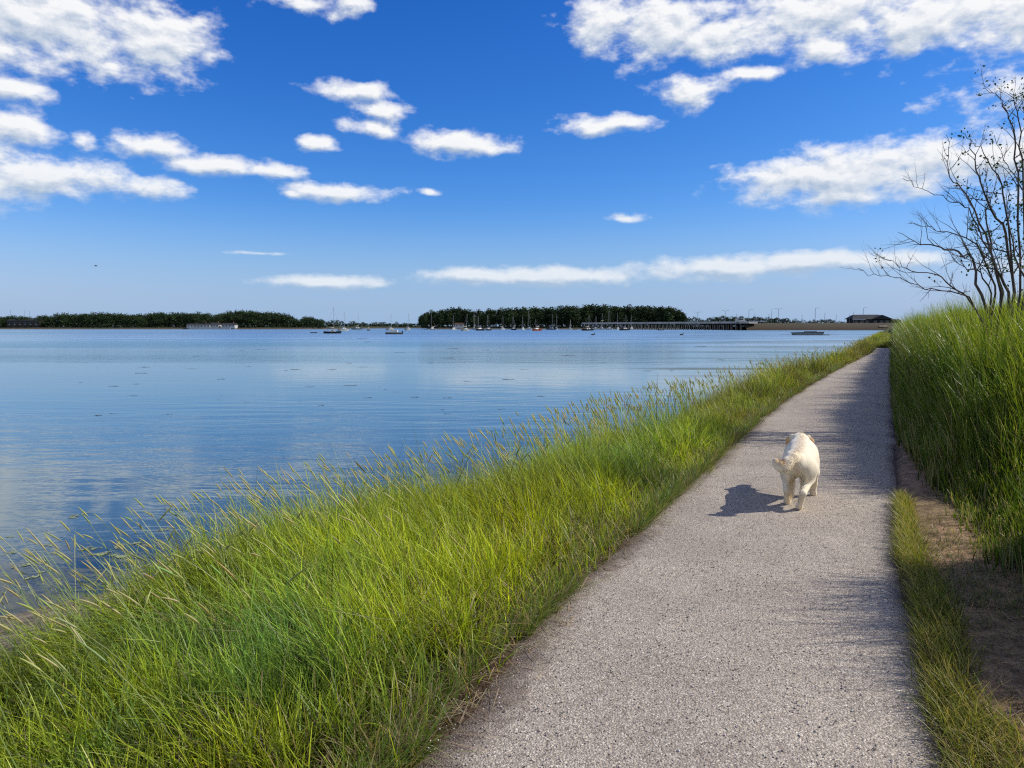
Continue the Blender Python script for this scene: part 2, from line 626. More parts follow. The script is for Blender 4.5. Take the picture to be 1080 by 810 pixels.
def stuff_grass(name, parts, label, cat, mat=None):
    V, Q, C = join(parts)
    me = np_mesh(name, V, Q.ravel(), np.arange(len(Q)) * 4, np.clip(C, 0, 1), False)
    return tag(link(name, me, mat or GRASS), label, cat, kind='stuff')


def clump_points(n, xy, spread):
    k = RNG.integers(0, len(xy), n)
    return xy[k] + RNG.normal(0, spread, (n, 2))


def jitter_col(base, n, amt=0.2, hue=0.12):
    g = 1 + RNG.normal(0, amt, (n, 1))
    h = 1 + RNG.normal(0, hue, (n, 3)) * np.array([1, 0.4, 0.8])
    return np.clip(np.asarray(base) * g * h, 0.003, 0.9)


def verge(y0, y1, dens, lmin, lmax, wmin, wmax, segs, clump=True, dmin=-0.02, dmax=1.0, matted=False):
    """grass of the waterside verge between two depths"""
    area = (y1 - y0) * (Wl((y0 + y1) / 2) / CO)
    n = int(dens * area * (dmax - max(dmin, 0)))
    yv = RNG.uniform(y0, y1, n)
    t = dmin + (dmax - dmin) * RNG.uniform(0, 1, n)
    splay = np.zeros(n)
    sp_h = np.zeros(n)
    if clump:                                     # gather the blades into tussocks that splay outwards
        nc = max(8, n // 70)
        cy, ct = RNG.uniform(y0, y1, nc), RNG.uniform(max(dmin, 0.02), dmax, nc)
        k = RNG.integers(0, nc, n)
        s = np.minimum(0.075 + 0.006 * cy[k], 0.2) * RNG.uniform(0.6, 1.4, nc)[k]
        ca, cr = RNG.uniform(0, 6.283, n), np.abs(RNG.normal(0, 1, n))
        inn = RNG.uniform(0, 1, n) < 0.78
        yv = np.where(inn, cy[k] + np.sin(ca) * cr * s, yv)
        t = np.where(inn, ct[k] - np.cos(ca) * cr * s / Wl(cy[k]), t)
        splay = np.where(inn, np.clip(cr * 0.33, 0, 0.7), 0)
        sp_h = ca
        ctall = (0.75 + 0.5 * RNG.uniform(0, 1, nc))[k]
        cshade = (0.50 + 0.75 * RNG.uniform(0, 1, nc))[k]
    t = np.clip(t, -0.05, 1.12)
    xv = Lx(yv) - t * Wl(yv) / CO
    zv = ground_z(xv, yv) - 0.01
    P = np.stack([xv, yv, zv], 1)
    edgef = sstep(0.0, 0.10 + 0.24 * vnoise(yv * 0.9, yv * 0, 302), t)
    pat = fbm(xv * 0.55, yv * 0.55, 61)
    pat2 = fbm(xv * 1.6 + 7, yv * 1.6, 62)
    length = RNG.uniform(lmin, lmax, n) * (0.42 + 0.58 * edgef) * (0.66 + 0.68 * pat) * (0.42 + 1.1 * vnoise(xv * 0.42 + 50, yv * 0.42, 67)) * np.interp(yv, [2.5, 5.5], [0.72, 1.0]) * (1 - 0.25 * sstep(0.85, 1.1, t))
    if clump:
        length = length * np.where(inn, ctall, 1)
    # lodged patches where the wind has pushed the grass over
    lodge = sstep(0.47, 0.66, fbm(xv * 0.8 + 3, yv * 0.8, 63)) * sstep(0.15, 0.5, t)
    head = np.pi + RNG.normal(-0.25, 0.95, n) + (pat2 - 0.5) * 2.2
    rnd = RNG.uniform(0, 1, n) < 0.30
    head = np.where(rnd, RNG.uniform(0, 2 * np.pi, n), head)
    lean = np.abs(RNG.normal(0.14, 0.18, n)) + 0.75 * lodge * RNG.uniform(0.3, 1.1, n) + 0.12 * sstep(0.6, 1, t)
    curl = np.abs(RNG.normal(0.62, 0.48, n)) + 0.5 * lodge
    sxh = np.cos(head) * lean + np.cos(sp_h) * splay
    syh = np.sin(head) * lean + np.sin(sp_h) * splay
    head, lean = np.arctan2(syh, sxh), np.minimum(np.hypot(sxh, syh), 1.25)
    if matted:                                    # fallen blades lying across the standing ones
        keep = RNG.uniform(0, 1, n) < 0.15 + 0.85 * lodge
        P[:, 2] += RNG.uniform(0.03, 0.30, n) * edgef
        head = np.pi + (pat2 - 0.5) * 3.0 + RNG.normal(0, 0.7, n)
        lean = RNG.uniform(0.75, 1.35, n)
        curl = RNG.uniform(-0.1, 0.6, n)
        length = np.where(keep, length, 0.02) * 0.85
    width = RNG.uniform(wmin, wmax, n) * np.where(RNG.uniform(0, 1, n) < 0.12, 1.6, 1.0)
    # colour: lime in fresh patches, bluer and olive elsewhere
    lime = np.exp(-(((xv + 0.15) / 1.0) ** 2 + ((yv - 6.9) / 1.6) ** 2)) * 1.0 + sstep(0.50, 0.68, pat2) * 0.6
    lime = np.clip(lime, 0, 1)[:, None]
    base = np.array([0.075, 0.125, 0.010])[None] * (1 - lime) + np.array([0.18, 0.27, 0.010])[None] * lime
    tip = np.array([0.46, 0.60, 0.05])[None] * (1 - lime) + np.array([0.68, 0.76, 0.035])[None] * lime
    blue = 0.9 * sstep(0.50, 0.68, fbm(xv * 0.9 + 11, yv * 0.9 + 5, 64))[:, None] * (1 - lime)
    tip = tip * (1 - blue) + np.array([0.20, 0.40, 0.08]) * blue
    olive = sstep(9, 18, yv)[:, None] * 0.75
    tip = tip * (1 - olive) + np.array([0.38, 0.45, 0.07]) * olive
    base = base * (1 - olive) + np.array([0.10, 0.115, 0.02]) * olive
    warm = (sstep(0.52, 0.7, fbm(xv * 0.5 + 31, yv * 0.5, 65)) * sstep(10, 15, yv) * 0.6)[:, None]
    tip = tip * (1 - warm) + np.array([0.34, 0.25, 0.09]) * warm
    dead = RNG.uniform(0, 1, n) < (0.07 + 0.20 * sstep(0.52, 0.68, fbm(xv * 1.1, yv * 1.1 + 40, 66)) + 0.25 * (1 - edgef))
    tip = np.where(dead[:, None], np.array([0.48, 0.40, 0.20]), tip)
    base = np.where(dead[:, None], np.array([0.24, 0.19, 0.09]), base)
    lean = np.where(dead, lean + RNG.uniform(0, 0.8, n), lean)
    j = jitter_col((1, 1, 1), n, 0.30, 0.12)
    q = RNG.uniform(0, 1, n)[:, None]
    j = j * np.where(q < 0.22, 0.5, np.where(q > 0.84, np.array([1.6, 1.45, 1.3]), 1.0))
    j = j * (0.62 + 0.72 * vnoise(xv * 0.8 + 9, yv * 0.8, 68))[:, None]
    if clump:
        j = j * cshade[:, None]
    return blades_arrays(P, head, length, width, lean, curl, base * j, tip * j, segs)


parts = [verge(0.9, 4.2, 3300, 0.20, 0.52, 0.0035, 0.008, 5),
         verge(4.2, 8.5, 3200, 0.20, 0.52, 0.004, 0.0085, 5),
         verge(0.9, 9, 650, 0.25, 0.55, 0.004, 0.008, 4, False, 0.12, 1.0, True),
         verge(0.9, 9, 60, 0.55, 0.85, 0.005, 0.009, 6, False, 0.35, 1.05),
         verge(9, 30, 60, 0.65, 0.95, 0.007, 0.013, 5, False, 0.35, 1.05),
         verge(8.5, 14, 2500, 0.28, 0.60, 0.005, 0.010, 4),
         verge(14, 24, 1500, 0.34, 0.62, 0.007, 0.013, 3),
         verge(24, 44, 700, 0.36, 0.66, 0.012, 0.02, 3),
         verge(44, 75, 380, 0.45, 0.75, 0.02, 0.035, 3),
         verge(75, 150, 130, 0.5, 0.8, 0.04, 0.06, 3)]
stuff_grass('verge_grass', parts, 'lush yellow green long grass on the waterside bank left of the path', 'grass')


def short_tufts():
    """low fringe along the left edge of the gravel"""
    n = 26000
    yv = 1.0 + 30 * RNG.uniform(0, 1, n) ** 1.7
    off = np.abs(RNG.normal(0, 0.11, n)) - 0.06 + 0.12 * (fbm(yv * 1.6, yv * 0, 71) - 0.55)
    keep = (vnoise(yv * 2.3, yv * 0 + 5, 72) > 0.22) | (off > 0.03)
    yv, off = yv[keep], off[keep]
    n = len(yv)
    xv = Lx(yv) - off / CO
    P = np.stack([xv, yv, np.maximum(ground_z(xv, yv), -0.03)], 1)
    length = RNG.uniform(0.05, 0.24, n)
    dead = (RNG.uniform(0, 1, n) < 0.35)[:, None]
    base = np.where(dead, (0.22, 0.17, 0.08), (0.07, 0.12, 0.015))
    tip = np.where(dead, (0.46, 0.38, 0.19), (0.22, 0.34, 0.05))
    j = jitter_col((1, 1, 1), n, 0.2, 0.1)
    head = RNG.normal(0.3, 1.2, n)
    return blades_arrays(P, head, length, RNG.uniform(0.003, 0.006, n) * (1 + yv * 0.05), RNG.uniform(0.1, 0.9, n), RNG.uniform(0.2, 1.0, n), base * j, tip * j, 3)


stuff_grass('fringe_grass', [short_tufts()], 'short ragged grass fringe spilling onto the left edge of the gravel', 'grass')


def seed_stalks():
    """flowering stalks standing above the verge, mostly on its water side"""
    segs = 5
    out = []
    for y0, y1, n, hw, wst in ((1.2, 4.5, 330, 0.0052, 0.0045), (4.5, 9, 540, 0.0056, 0.006), (9, 16, 520, 0.0072, 0.009), (16, 30, 330, 0.010, 0.014), (30, 60, 200, 0.015, 0.022)):
        yv = RNG.uniform(y0, y1, n)
        t = 1.02 - np.abs(RNG.normal(0, 0.34, n))
        t = np.where(RNG.uniform(0, 1, n) < 0.25, RNG.uniform(0.25, 1.1, n), t)
        t = np.where(t < 0.2, RNG.uniform(0.3, 1.1, n), t)
        xv = Lx(yv) - t * Wl(yv) / CO
        zv = ground_z(xv, yv)
        P = np.stack([xv, yv, zv], 1)
        near = 1 - sstep(4, 11, yv)
        ln = RNG.uniform(0.52, 1.0, n) * (0.95 - 0.10 * near) * np.interp(yv, [2, 5.5], [0.78, 1.0])
        head = np.pi + RNG.normal(0.1, 0.35, n)
        head = np.where(RNG.uniform(0, 1, n) < 0.25 * (1 - 0.5 * near), RNG.uniform(0, 6.28, n), head)
        lean = RNG.uniform(0.05, 0.28, n) + 0.22 * near * RNG.uniform(0.2, 1, n)
        curl = RNG.uniform(0.08, 0.38, n) + 0.25 * near
        c0 = jitter_col((0.10, 0.17, 0.03), n, 0.15)
        c1 = jitter_col((0.28, 0.33, 0.10), n, 0.15)
        out.append(blades_arrays(P, head, ln, np.full(n, wst), lean, curl, c0, c1, segs, 0.6))
        # crossed second strip gives the stalk thickness from every side
        tt = np.linspace(0, 1, segs + 1)
        pos = P.copy()
        for k in range(segs):
            th = lean + curl * (tt[k] + 0.5 / segs)
            pos = pos + np.stack([np.sin(th) * np.cos(head), np.sin(th) * np.sin(head), np.cos(th)], 1) * (ln / segs)[:, None]
        the = lean + curl
        d = np.stack([np.sin(the) * np.cos(head), np.sin(the) * np.sin(head), np.cos(the)], 1)
        hl = RNG.uniform(0.08, 0.17, n)
        # spindle seed head: rings of four
        a = np.stack([-np.sin(head), np.cos(head), np.zeros(n)], 1)
        b = np.cross(d, a)
        prof = [(0, 0.25), (0.2, 0.95), (0.5, 1.0), (0.8, 0.65), (1.0, 0.08)]
        V = np.zeros((n, len(prof) * 4, 3))
        C = np.zeros((n, len(prof) * 4, 3))
        tan = RNG.uniform(0, 1, n)[:, None]
        hc = jitter_col((1, 1, 1), n, 0.18) * (np.array([0.46, 0.52, 0.16]) * (1 - tan) + np.array([0.56, 0.49, 0.26]) * tan)
        for i, (f, r) in enumerate(prof):
            ctr = pos + d * (hl * f)[:, None] + np.array([0, 0, -0.012]) * f * f
            for k in range(4):
                ang = k * np.pi / 2
                V[:, i * 4 + k] = ctr + hw * r * (math.cos(ang) * a + math.sin(ang) * b)
                C[:, i * 4 + k] = hc * (0.8 + 0.4 * (k % 2))
        q = [[i * 4 + k, i * 4 + (k + 1) % 4, i * 4 + 4 + (k + 1) % 4, i * 4 + 4 + k] for i in range(len(prof) - 1) for k in range(4)]
        q = np.array(q)
        Fq = (q[None] + (np.arange(n) * len(prof) * 4)[:, None, None]).reshape(-1, 4)
        out.append((V.reshape(-1, 3), Fq, C.reshape(-1, 3)))
    return out


stuff_grass('seed_grass', seed_stalks(), 'tall seed headed grass stalks leaning over the water edge', 'grass')


def bank(y0, y1, dens, lmin, lmax, wmin, wmax, segs, bmax=2.6, tall=False):
    area = (y1 - y0) * (bmax + 0.1) * 1.15
    n = int(dens * area)
    nc = max(8, n // 26)
    cy, cb = RNG.uniform(y0, y1, nc), -0.08 + (bmax + 0.08) * RNG.uniform(0, 1, nc) ** 1.25
    k = RNG.integers(0, nc, n)
    yv = cy[k] + RNG.normal(0, 0.07 + 0.006 * y0, n)
    b = cb[k] + RNG.normal(0, 0.06, n)
    dro = b + Dr(yv)
    keep = dro > 0.0
    yv, b, dro, k = yv[keep], b[keep], dro[keep], k[keep]
    n = len(yv)
    xv = Rx(yv) + dro / CO
    zv = ground_z(xv, yv) - 0.02
    P = np.stack([xv, yv, zv], 1)
    foot = sstep(-0.08, 0.45, b)
    pat = fbm(xv * 0.9, yv * 0.9, 81)
    length = RNG.uniform(lmin, lmax, n) * (0.40 + 0.60 * foot) * ((0.75 + 0.5 * pat) if not tall else 1.0) * np.interp(yv, [2.7, 3.2, 4.7, 5.1, 6.5, 7.4], [0.5, 0.9, 0.9, 0.45, 0.5, 1.0])
    chead = RNG.normal(0, 0.6, nc)[k]
    head = np.pi + 0.15 + chead * 1.3 + RNG.normal(0, 0.9, n)
    lean = np.abs(RNG.normal(0.08, 0.14, n)) + 0.10 * sstep(0.0, 0.5, b) * (1 - sstep(0.7, 1.6, b))
    curl = np.abs(RNG.normal(0.26, 0.28, n))
    ck = RNG.uniform(0, 1, nc)[k][:, None]
    base = np.array([0.018, 0.042, 0.007]) * (1 - ck) + np.array([0.035, 0.065, 0.009]) * ck
    hi = sstep(0.35, 1.0, b)[:, None]  # brighter tips up the bank: its sunlit top painted into the blade colours
    tip = (np.array([0.085, 0.17, 0.022]) * (1 - ck) + np.array([0.24, 0.32, 0.035]) * ck) * (1 - hi) + hi * (np.array([0.19, 0.30, 0.035]) * (1 - ck) + np.array([0.46, 0.54, 0.05]) * ck)
    dead = RNG.uniform(0, 1, n) < 0.06 + 0.25 * (1 - foot)
    tip = np.where(dead[:, None], np.array([0.46, 0.40, 0.20]), tip)
    base = np.where(dead[:, None], np.array([0.22, 0.18, 0.08]), base)
    j = jitter_col((1, 1, 1), n, 0.32, 0.12)
    return blades_arrays(P, head, length, RNG.uniform(wmin, wmax, n), lean, curl, base * j, tip * j, segs)


parts = [bank(-4, 2.5, 350, 0.5, 0.9, 0.008, 0.013, 4),
         bank(2.5, 5.5, 1300, 0.40, 0.75, 0.006, 0.012, 4),
         bank(5.5, 10, 1700, 0.35, 0.70, 0.007, 0.018, 5),
         bank(10, 16, 1400, 0.35, 0.70, 0.009, 0.019, 4),
         bank(16, 30, 900, 0.35, 0.66, 0.010, 0.017, 3, 2.2),
         bank(30, 62, 420, 0.40, 0.68, 0.015, 0.026, 3, 2.0),
         bank(3.0, 5.0, 210, 0.8, 1.15, 0.007, 0.012, 6, 1.3, True),
         bank(7.2, 10, 200, 0.8, 1.2, 0.010, 0.018, 6, 1.6, True),
         bank(10, 18, 190, 0.9, 1.3, 0.009, 0.016, 5, 1.3, True),
         bank(18, 34, 120, 0.85, 1.25, 0.012, 0.020, 4, 1.2, True),
         bank(34, 62, 60, 0.8, 1.15, 0.018, 0.028, 4, 1.2, True)]
stuff_grass('bank_grass', parts, 'tall dense green grass on the steep bank right of the path', 'grass', BANKG)


def end_grass():
    """grass where the path swings away to the right, behind the bank"""
    n = 26000
    yv = 55.5 + 90 * RNG.uniform(0, 1, n) ** 1.6
    f = RNG.uniform(0, 1, n)
    xv = (Lx(yv) - 0.3) * (1 - f) + (Rx(yv) + 1.5) * f
    keep = (yv > 56.2 + 2.0 * vnoise(xv * 0.8, yv * 0.3, 77)) | (f > 0.9)
    xv, yv = xv[keep], yv[keep]
    n = len(xv)
    P = np.stack([xv, yv, np.full(n, -0.03)], 1)
    length = RNG.uniform(0.3, 0.6, n) * (0.5 + 0.8 * fbm(xv * 0.5, yv * 0.3, 78))
    j = jitter_col((1, 1, 1), n, 0.25, 0.1)
    base = np.full((n, 3), 1.0) * np.array([0.09, 0.11, 0.02])
    tip = np.full((n, 3), 1.0) * np.array([0.33, 0.37, 0.07])
    return blades_arrays(P, RNG.uniform(0, 6.28, n), length, RNG.uniform(0.02, 0.035, n) * yv / 60, RNG.uniform(0, 0.4, n), RNG.uniform(0.1, 0.8, n), base * j, tip * j, 3)


stuff_grass('far_grass', [end_grass()], 'olive grass closing off the far end of the path', 'grass')


def right_tufts():
    """olive tufts between the gravel and the bare dirt, and thin turf on the dirt"""
    out = []
    n = 15000
    yv = RNG.uniform(1.2, 6.9, n)
    wid = np.interp(yv, [1.2, 3, 4.5, 6.2, 6.9], [0.34, 0.25, 0.13, 0.08, 0.06])
    off = -0.03 + 0.07 * vnoise(yv * 1.5, yv * 0, 95) + RNG.uniform(0, 1, n) ** 1.2 * wid * (0.6 + 0.8 * vnoise(yv * 2.2, yv * 0, 96)) + RNG.normal(0, 0.025, n)
    keep = RNG.uniform(0, 1, n) < 0.35 + 0.9 * fbm(yv * 1.7, off * 4, 91)
    yv, off = yv[keep], off[keep]
    n = len(yv)
    xv = Rx(yv) + off / CO
    P = np.stack([xv, yv, ground_z(xv, yv)], 1)
    dead = (RNG.uniform(0, 1, n) < 0.34)[:, None]
    base = np.where(dead, (0.25, 0.20, 0.08), (0.09, 0.12, 0.02))
    tip = np.where(dead, (0.50, 0.42, 0.18), (0.27, 0.31, 0.06))
    j = jitter_col((1, 1, 1), n, 0.2, 0.1)
    out.append(blades_arrays(P, np.pi + RNG.normal(0.5, 1.1, n), RNG.uniform(0.05, 0.19, n), RNG.uniform(0.003, 0.0055, n), RNG.uniform(0.1, 0.9, n), RNG.uniform(0.2, 0.9, n), base * j, tip * j, 3))
    n = 22000
    yv = RNG.uniform(1.2, 6.2, n)
    off = 0.15 + RNG.uniform(0, 1, n) * (Dr(yv) + 0.35)
    xv = Rx(yv) + off / CO
    pr = sstep(0.36, 0.66, fbm(xv * 1.3, yv * 1.3, 92)) * (1 - 0.75 * sstep(4.0, 5.4, yv)) + 0.14
    keep = RNG.uniform(0, 1, n) < pr
    xv, yv = xv[keep], yv[keep]
    n = len(yv)
    P = np.stack([xv, yv, ground_z(xv, yv)], 1)
    dead = (RNG.uniform(0, 1, n) < 0.4)[:, None]
    base = np.where(dead, (0.22, 0.17, 0.08), (0.07, 0.10, 0.02))
    tip = np.where(dead, (0.44, 0.36, 0.18), (0.20, 0.26, 0.06))
    j = jitter_col((1, 1, 1), n, 0.2, 0.1)
    out.append(blades_arrays(P, RNG.uniform(0, 6.28, n), RNG.uniform(0.03, 0.12, n), RNG.uniform(0.003, 0.005, n), RNG.uniform(0.2, 1.2, n), RNG.uniform(0.2, 0.9, n), base * j, tip * j, 3))
    return out


stuff_grass('edge_grass', right_tufts(), 'olive and straw coloured grass tufts between the gravel and the bare dirt', 'grass')


def straw():
    """dry stems lying on the soil along both edges"""
    n = 1500
    yv = 1.2 + 11 * RNG.uniform(0, 1, n) ** 1.3
    left = RNG.uniform(0, 1, n) < 0.6
    xl = Lx(yv) + RNG.normal(0.06, 0.09, n)
    xr = Rx(yv) + RNG.uniform(0.0, 0.9, n)
    xv = np.where(left, xl, xr)
    z = np.where(left, 0.004, np.maximum(ground_z(xv, yv), 0) + 0.008)
    P = np.stack([xv, yv, z], 1)
    c0 = jitter_col((0.34, 0.27, 0.15), n, 0.25)
    c1 = jitter_col((0.50, 0.42, 0.25), n, 0.25)
    h = RNG.uniform(0, 6.28, n)
    return blades_arrays(P, h, RNG.uniform(0.04, 0.22, n), RNG.uniform(0.0025, 0.005, n), np.full(n, 1.50) + RNG.normal(0, 0.03, n), RNG.normal(0.0, 0.04, n), c0, c1, 2, 0.5, h + np.pi / 2)


stuff_grass('straw_litter', [straw()], 'dry straw stems lying along the soil edges of the path', 'straw')


def pebbles():
    n = 9000
    yv = 1.6 + 9.5 * RNG.uniform(0, 1, n) ** 1.6
    uu = RNG.uniform(0.0, 1.0, n)
    xv = Lx(yv) * (1 - uu) + Rx(yv) * uu
    r = RNG.uniform(0.0025, 0.0062, n) * (1 + 0.3 * (RNG.uniform(0, 1, n) < 0.08))
    base = np.array([(1, 0, 0), (0, 1, 0), (-1, 0, 0), (0, -1, 0), (0, 0, 0.8), (0, 0, -0.6)], float)
    fc = np.array([(0, 1, 4), (1, 2, 4), (2, 3, 4), (3, 0, 4), (1, 0, 5), (2, 1, 5), (3, 2, 5), (0, 3, 5)])
    V = base[None] * RNG.uniform(0.65, 1.25, (n, 6, 1))
    a = RNG.uniform(0, 6.28, n)
    ca, sa = np.cos(a)[:, None], np.sin(a)[:, None]
    X = V[..., 0] * ca - V[..., 1] * sa
    Y = V[..., 0] * sa + V[..., 1] * ca
    V = np.stack([X, Y, V[..., 2] * 0.75], -1) * r[:, None, None] + np.stack([xv, yv, 0.004 + r * 0.15], 1)[:, None]
    Q = (fc[None] + (np.arange(n) * 6)[:, None, None]).reshape(-1)
    g = RNG.choice([0.10, 0.2, 0.3, 0.4, 0.52, 0.65], n, p=[0.13, 0.2, 0.25, 0.22, 0.14, 0.06])[:, None]
    cc = g * (np.array([1.0, 0.91, 0.83]) + RNG.normal(0, 0.05, (n, 3)))
    me = np_mesh('loose_gravel', V.reshape(-1, 3), Q, np.arange(n * 8) * 3, np.repeat(np.clip(cc, 0.02, 0.8), 6, 0))
    m, nt, out = new_mat('pebble')
    principled(nt, out, N(nt, 'Attribute', attribute_name='Col').outputs['Color'], 0.8, 0.25)
    tag(link('loose_gravel', me, m), 'small loose stones scattered over the gravel path', 'gravel', kind='stuff')


pebbles()


def algae():
    """floating weed mats near the shore and far dark strands"""
    V, Q, C = [], [], []

    def mat_at(cx, cy, rx, ry, col, seed):
        nn = 26
        ang = np.linspace(0, 2 * np.pi, nn, endpoint=False)
        rr = 0.35 + 0.9 * fbm(np.cos(ang) * 1.4 + seed, np.sin(ang) * 1.4, seed, 4)
        b = sum(len(x) for x in V)
        ring = np.stack([cx + rx * rr * np.cos(ang), cy + ry * rr * np.sin(ang), np.full(nn, WATER + 0.006)], 1)
        mid = np.stack([cx + 0.4 * rx * rr * np.cos(ang), cy + 0.4 * ry * rr * np.sin(ang), np.full(nn, WATER + 0.009)], 1)
        V.append(np.concatenate([ring, mid]))
        for k in range(nn):
            k2 = (k + 1) % nn
            Q.append([b + k, b + k2, b + nn + k2, b + nn + k])
        C.append(np.clip(np.array(col) * RNG.uniform(0.6, 1.3, (2 * nn, 1)), 0, 1))
        if RNG.uniform() < 0.6:
            Q.extend([[b + nn + k, b + nn + k + 1, b + 2 * nn - 2 - k, b + 2 * nn - 1 - k] for k in range(nn // 2 - 1)])
    s = 100
    for (px, py_, w, h) in ((79, 545, 9, 5), (125, 577, 14, 5), (95, 580, 20, 4), (108, 585, 14, 4), (124, 587, 9, 3), (10, 582, 8, 4), (24, 596, 9, 4),
                            (40, 607, 8, 3), (60, 612, 7, 3), (12, 566, 6, 2), (170, 560, 12, 3), (55, 575, 5, 2), (150, 600, 8, 3)):
        p = at(px, py_, WATER)
        for q in range(3):
            k = p[1] / F
            mat_at(p[0] + RNG.normal(0, w * k * 0.5), p[1] + RNG.normal(0, h * k * 5 * 0.3), w * k * RNG.uniform(0.3, 0.75), h * k * RNG.uniform(1.2, 2.4), (0.24, 0.27, 0.13), s)
            s += 1
    for q in range(64):
        py_ = RNG.uniform(352, 440)
        px = RNG.uniform(120, 900) if py_ < 400 else RNG.uniform(80, 640)
        p = at(px, py_, WATER)
        if p[0] > Lx(p[1]) - 4 - 2:
            continue
        k = p[1] / F
        mat_at(p[0], p[1], k * RNG.uniform(2, 9), k * k * 811 * RNG.uniform(0.15, 0.5) * 0.35, (0.05, 0.045, 0.022), s)
        s += 1
    V_ = np.concatenate(V)
    Q_ = np.array(Q)
    me = np_mesh('seaweed', V_, Q_.ravel(), np.arange(len(Q_)) * 4, np.concatenate(C))
    m, nt, out = new_mat('wet_weed')
    v = coord(nt)
    n1 = noise(nt, v, 14, 5, 0.7)
    col = mixc(nt, 1.0, N(nt, 'Attribute', attribute_name='Col').outputs['Color'], mixc(nt, n1.outputs[0], (0.5, 0.5, 0.5), (1.4, 1.4, 1.4)), 'MULTIPLY')
    p = principled(nt, None, col, 0.6, 0.3)
    t = N(nt, 'BsdfTransparent')
    mx = N(nt, 'MixShader')
    nt.links.new(mapr(nt, n1.outputs[0], 0.42, 0.56), mx.inputs[0])
    nt.links.new(t.outputs[0], mx.inputs[1])
    nt.links.new(p.outputs[0], mx.inputs[2])
    nt.links.new(mx.outputs[0], out.inputs[0])
    tag(link('seaweed', me, m), 'patches of green and brown seaweed floating on the calm water', 'seaweed', kind='stuff')


algae()

# ------------------------------------------------------------------ far shore
FAR = 650.0


def shore_mesh():
    xs_ = np.arange(-900, 1500, 12.0)
    ys_ = np.concatenate([np.arange(0, 40, 4.0), [50, 70, 100, 160, 300, 700, 1500, 4000]])
    X = np.repeat(xs_[:, None], len(ys_), 1)
    base = FAR - 12 + 10 * (fbm(xs_ * 0.006, xs_ * 0, 201) - 0.5)
    base = base + 190 * sstep(-170, -130, xs_) * (1 - sstep(-85, -70, xs_))
    Y = base[:, None] + ys_[None]
    Z = -1.6 + 2.0 * sstep(0, 14, ys_)[None] + 0.9 * sstep(10, 40, ys_)[None] + 0.5 * (fbm(X * 0.02, Y * 0.02, 202) - 0.5)
    Z[:, 0] = -3
    t = np.repeat(sstep(6, 16, ys_)[None], len(xs_), 0)
    cc = blend(np.zeros(X.shape + (3,)) + np.array([0.10, 0.082, 0.062]), np.array([0.03, 0.042, 0.016]), t)
    return grid_mesh('far_shore', X, Y, Z, cc)


EARTH = bpy.data.materials['earth']
tag(link('far_shore', shore_mesh(), EARTH), 'low far shore across the bay under the dark woods', kind='structure')


def foliage_material(name, c0, c1):
    m, nt, out = new_mat(name)
    a = N(nt, 'Attribute', attribute_name='Col')
    g = N(nt, 'ObjectInfo')
    col = mixc(nt, 1.0, a.outputs['Color'], mixc(nt, g.outputs['Random'], c0, c1), 'MULTIPLY')
    p = principled(nt, None, col, 0.7, 0.15)
    t = N(nt, 'BsdfTranslucent')
    nt.links.new(col, t.inputs[0])
    mx = N(nt, 'MixShader', inp={0: 0.25})
    nt.links.new(p.outputs[0], mx.inputs[1])
    nt.links.new(t.outputs[0], mx.inputs[2])
    nt.links.new(mx.outputs[0], out.inputs[0])
    return m


FARLEAF = foliage_material('far_foliage', (0.75, 0.8, 0.7), (1.25, 1.2, 1.0))
BARK = plain('bark', (0.06, 0.05, 0.042), 0.9, 0.1, 0.4, 6)


def leaf_quads(centres, size, rng):
    n = len(centres)
    d1 = rng.normal(0, 1, (n, 3))
    d1 /= np.linalg.norm(d1, axis=1)[:, None]
    d2 = np.cross(d1, rng.normal(0, 1, (n, 3)))
    d2 /= np.linalg.norm(d2, axis=1)[:, None] + 1e-9
    s = size * rng.uniform(0.6, 1.3, (n, 1))
    V = np.stack([centres - d1 * s, centres - d2 * s * 0.6, centres + d1 * s, centres + d2 * s * 0.6], 1)
    Q = np.arange(n * 4).reshape(n, 4)
    return V.reshape(-1, 3), Q


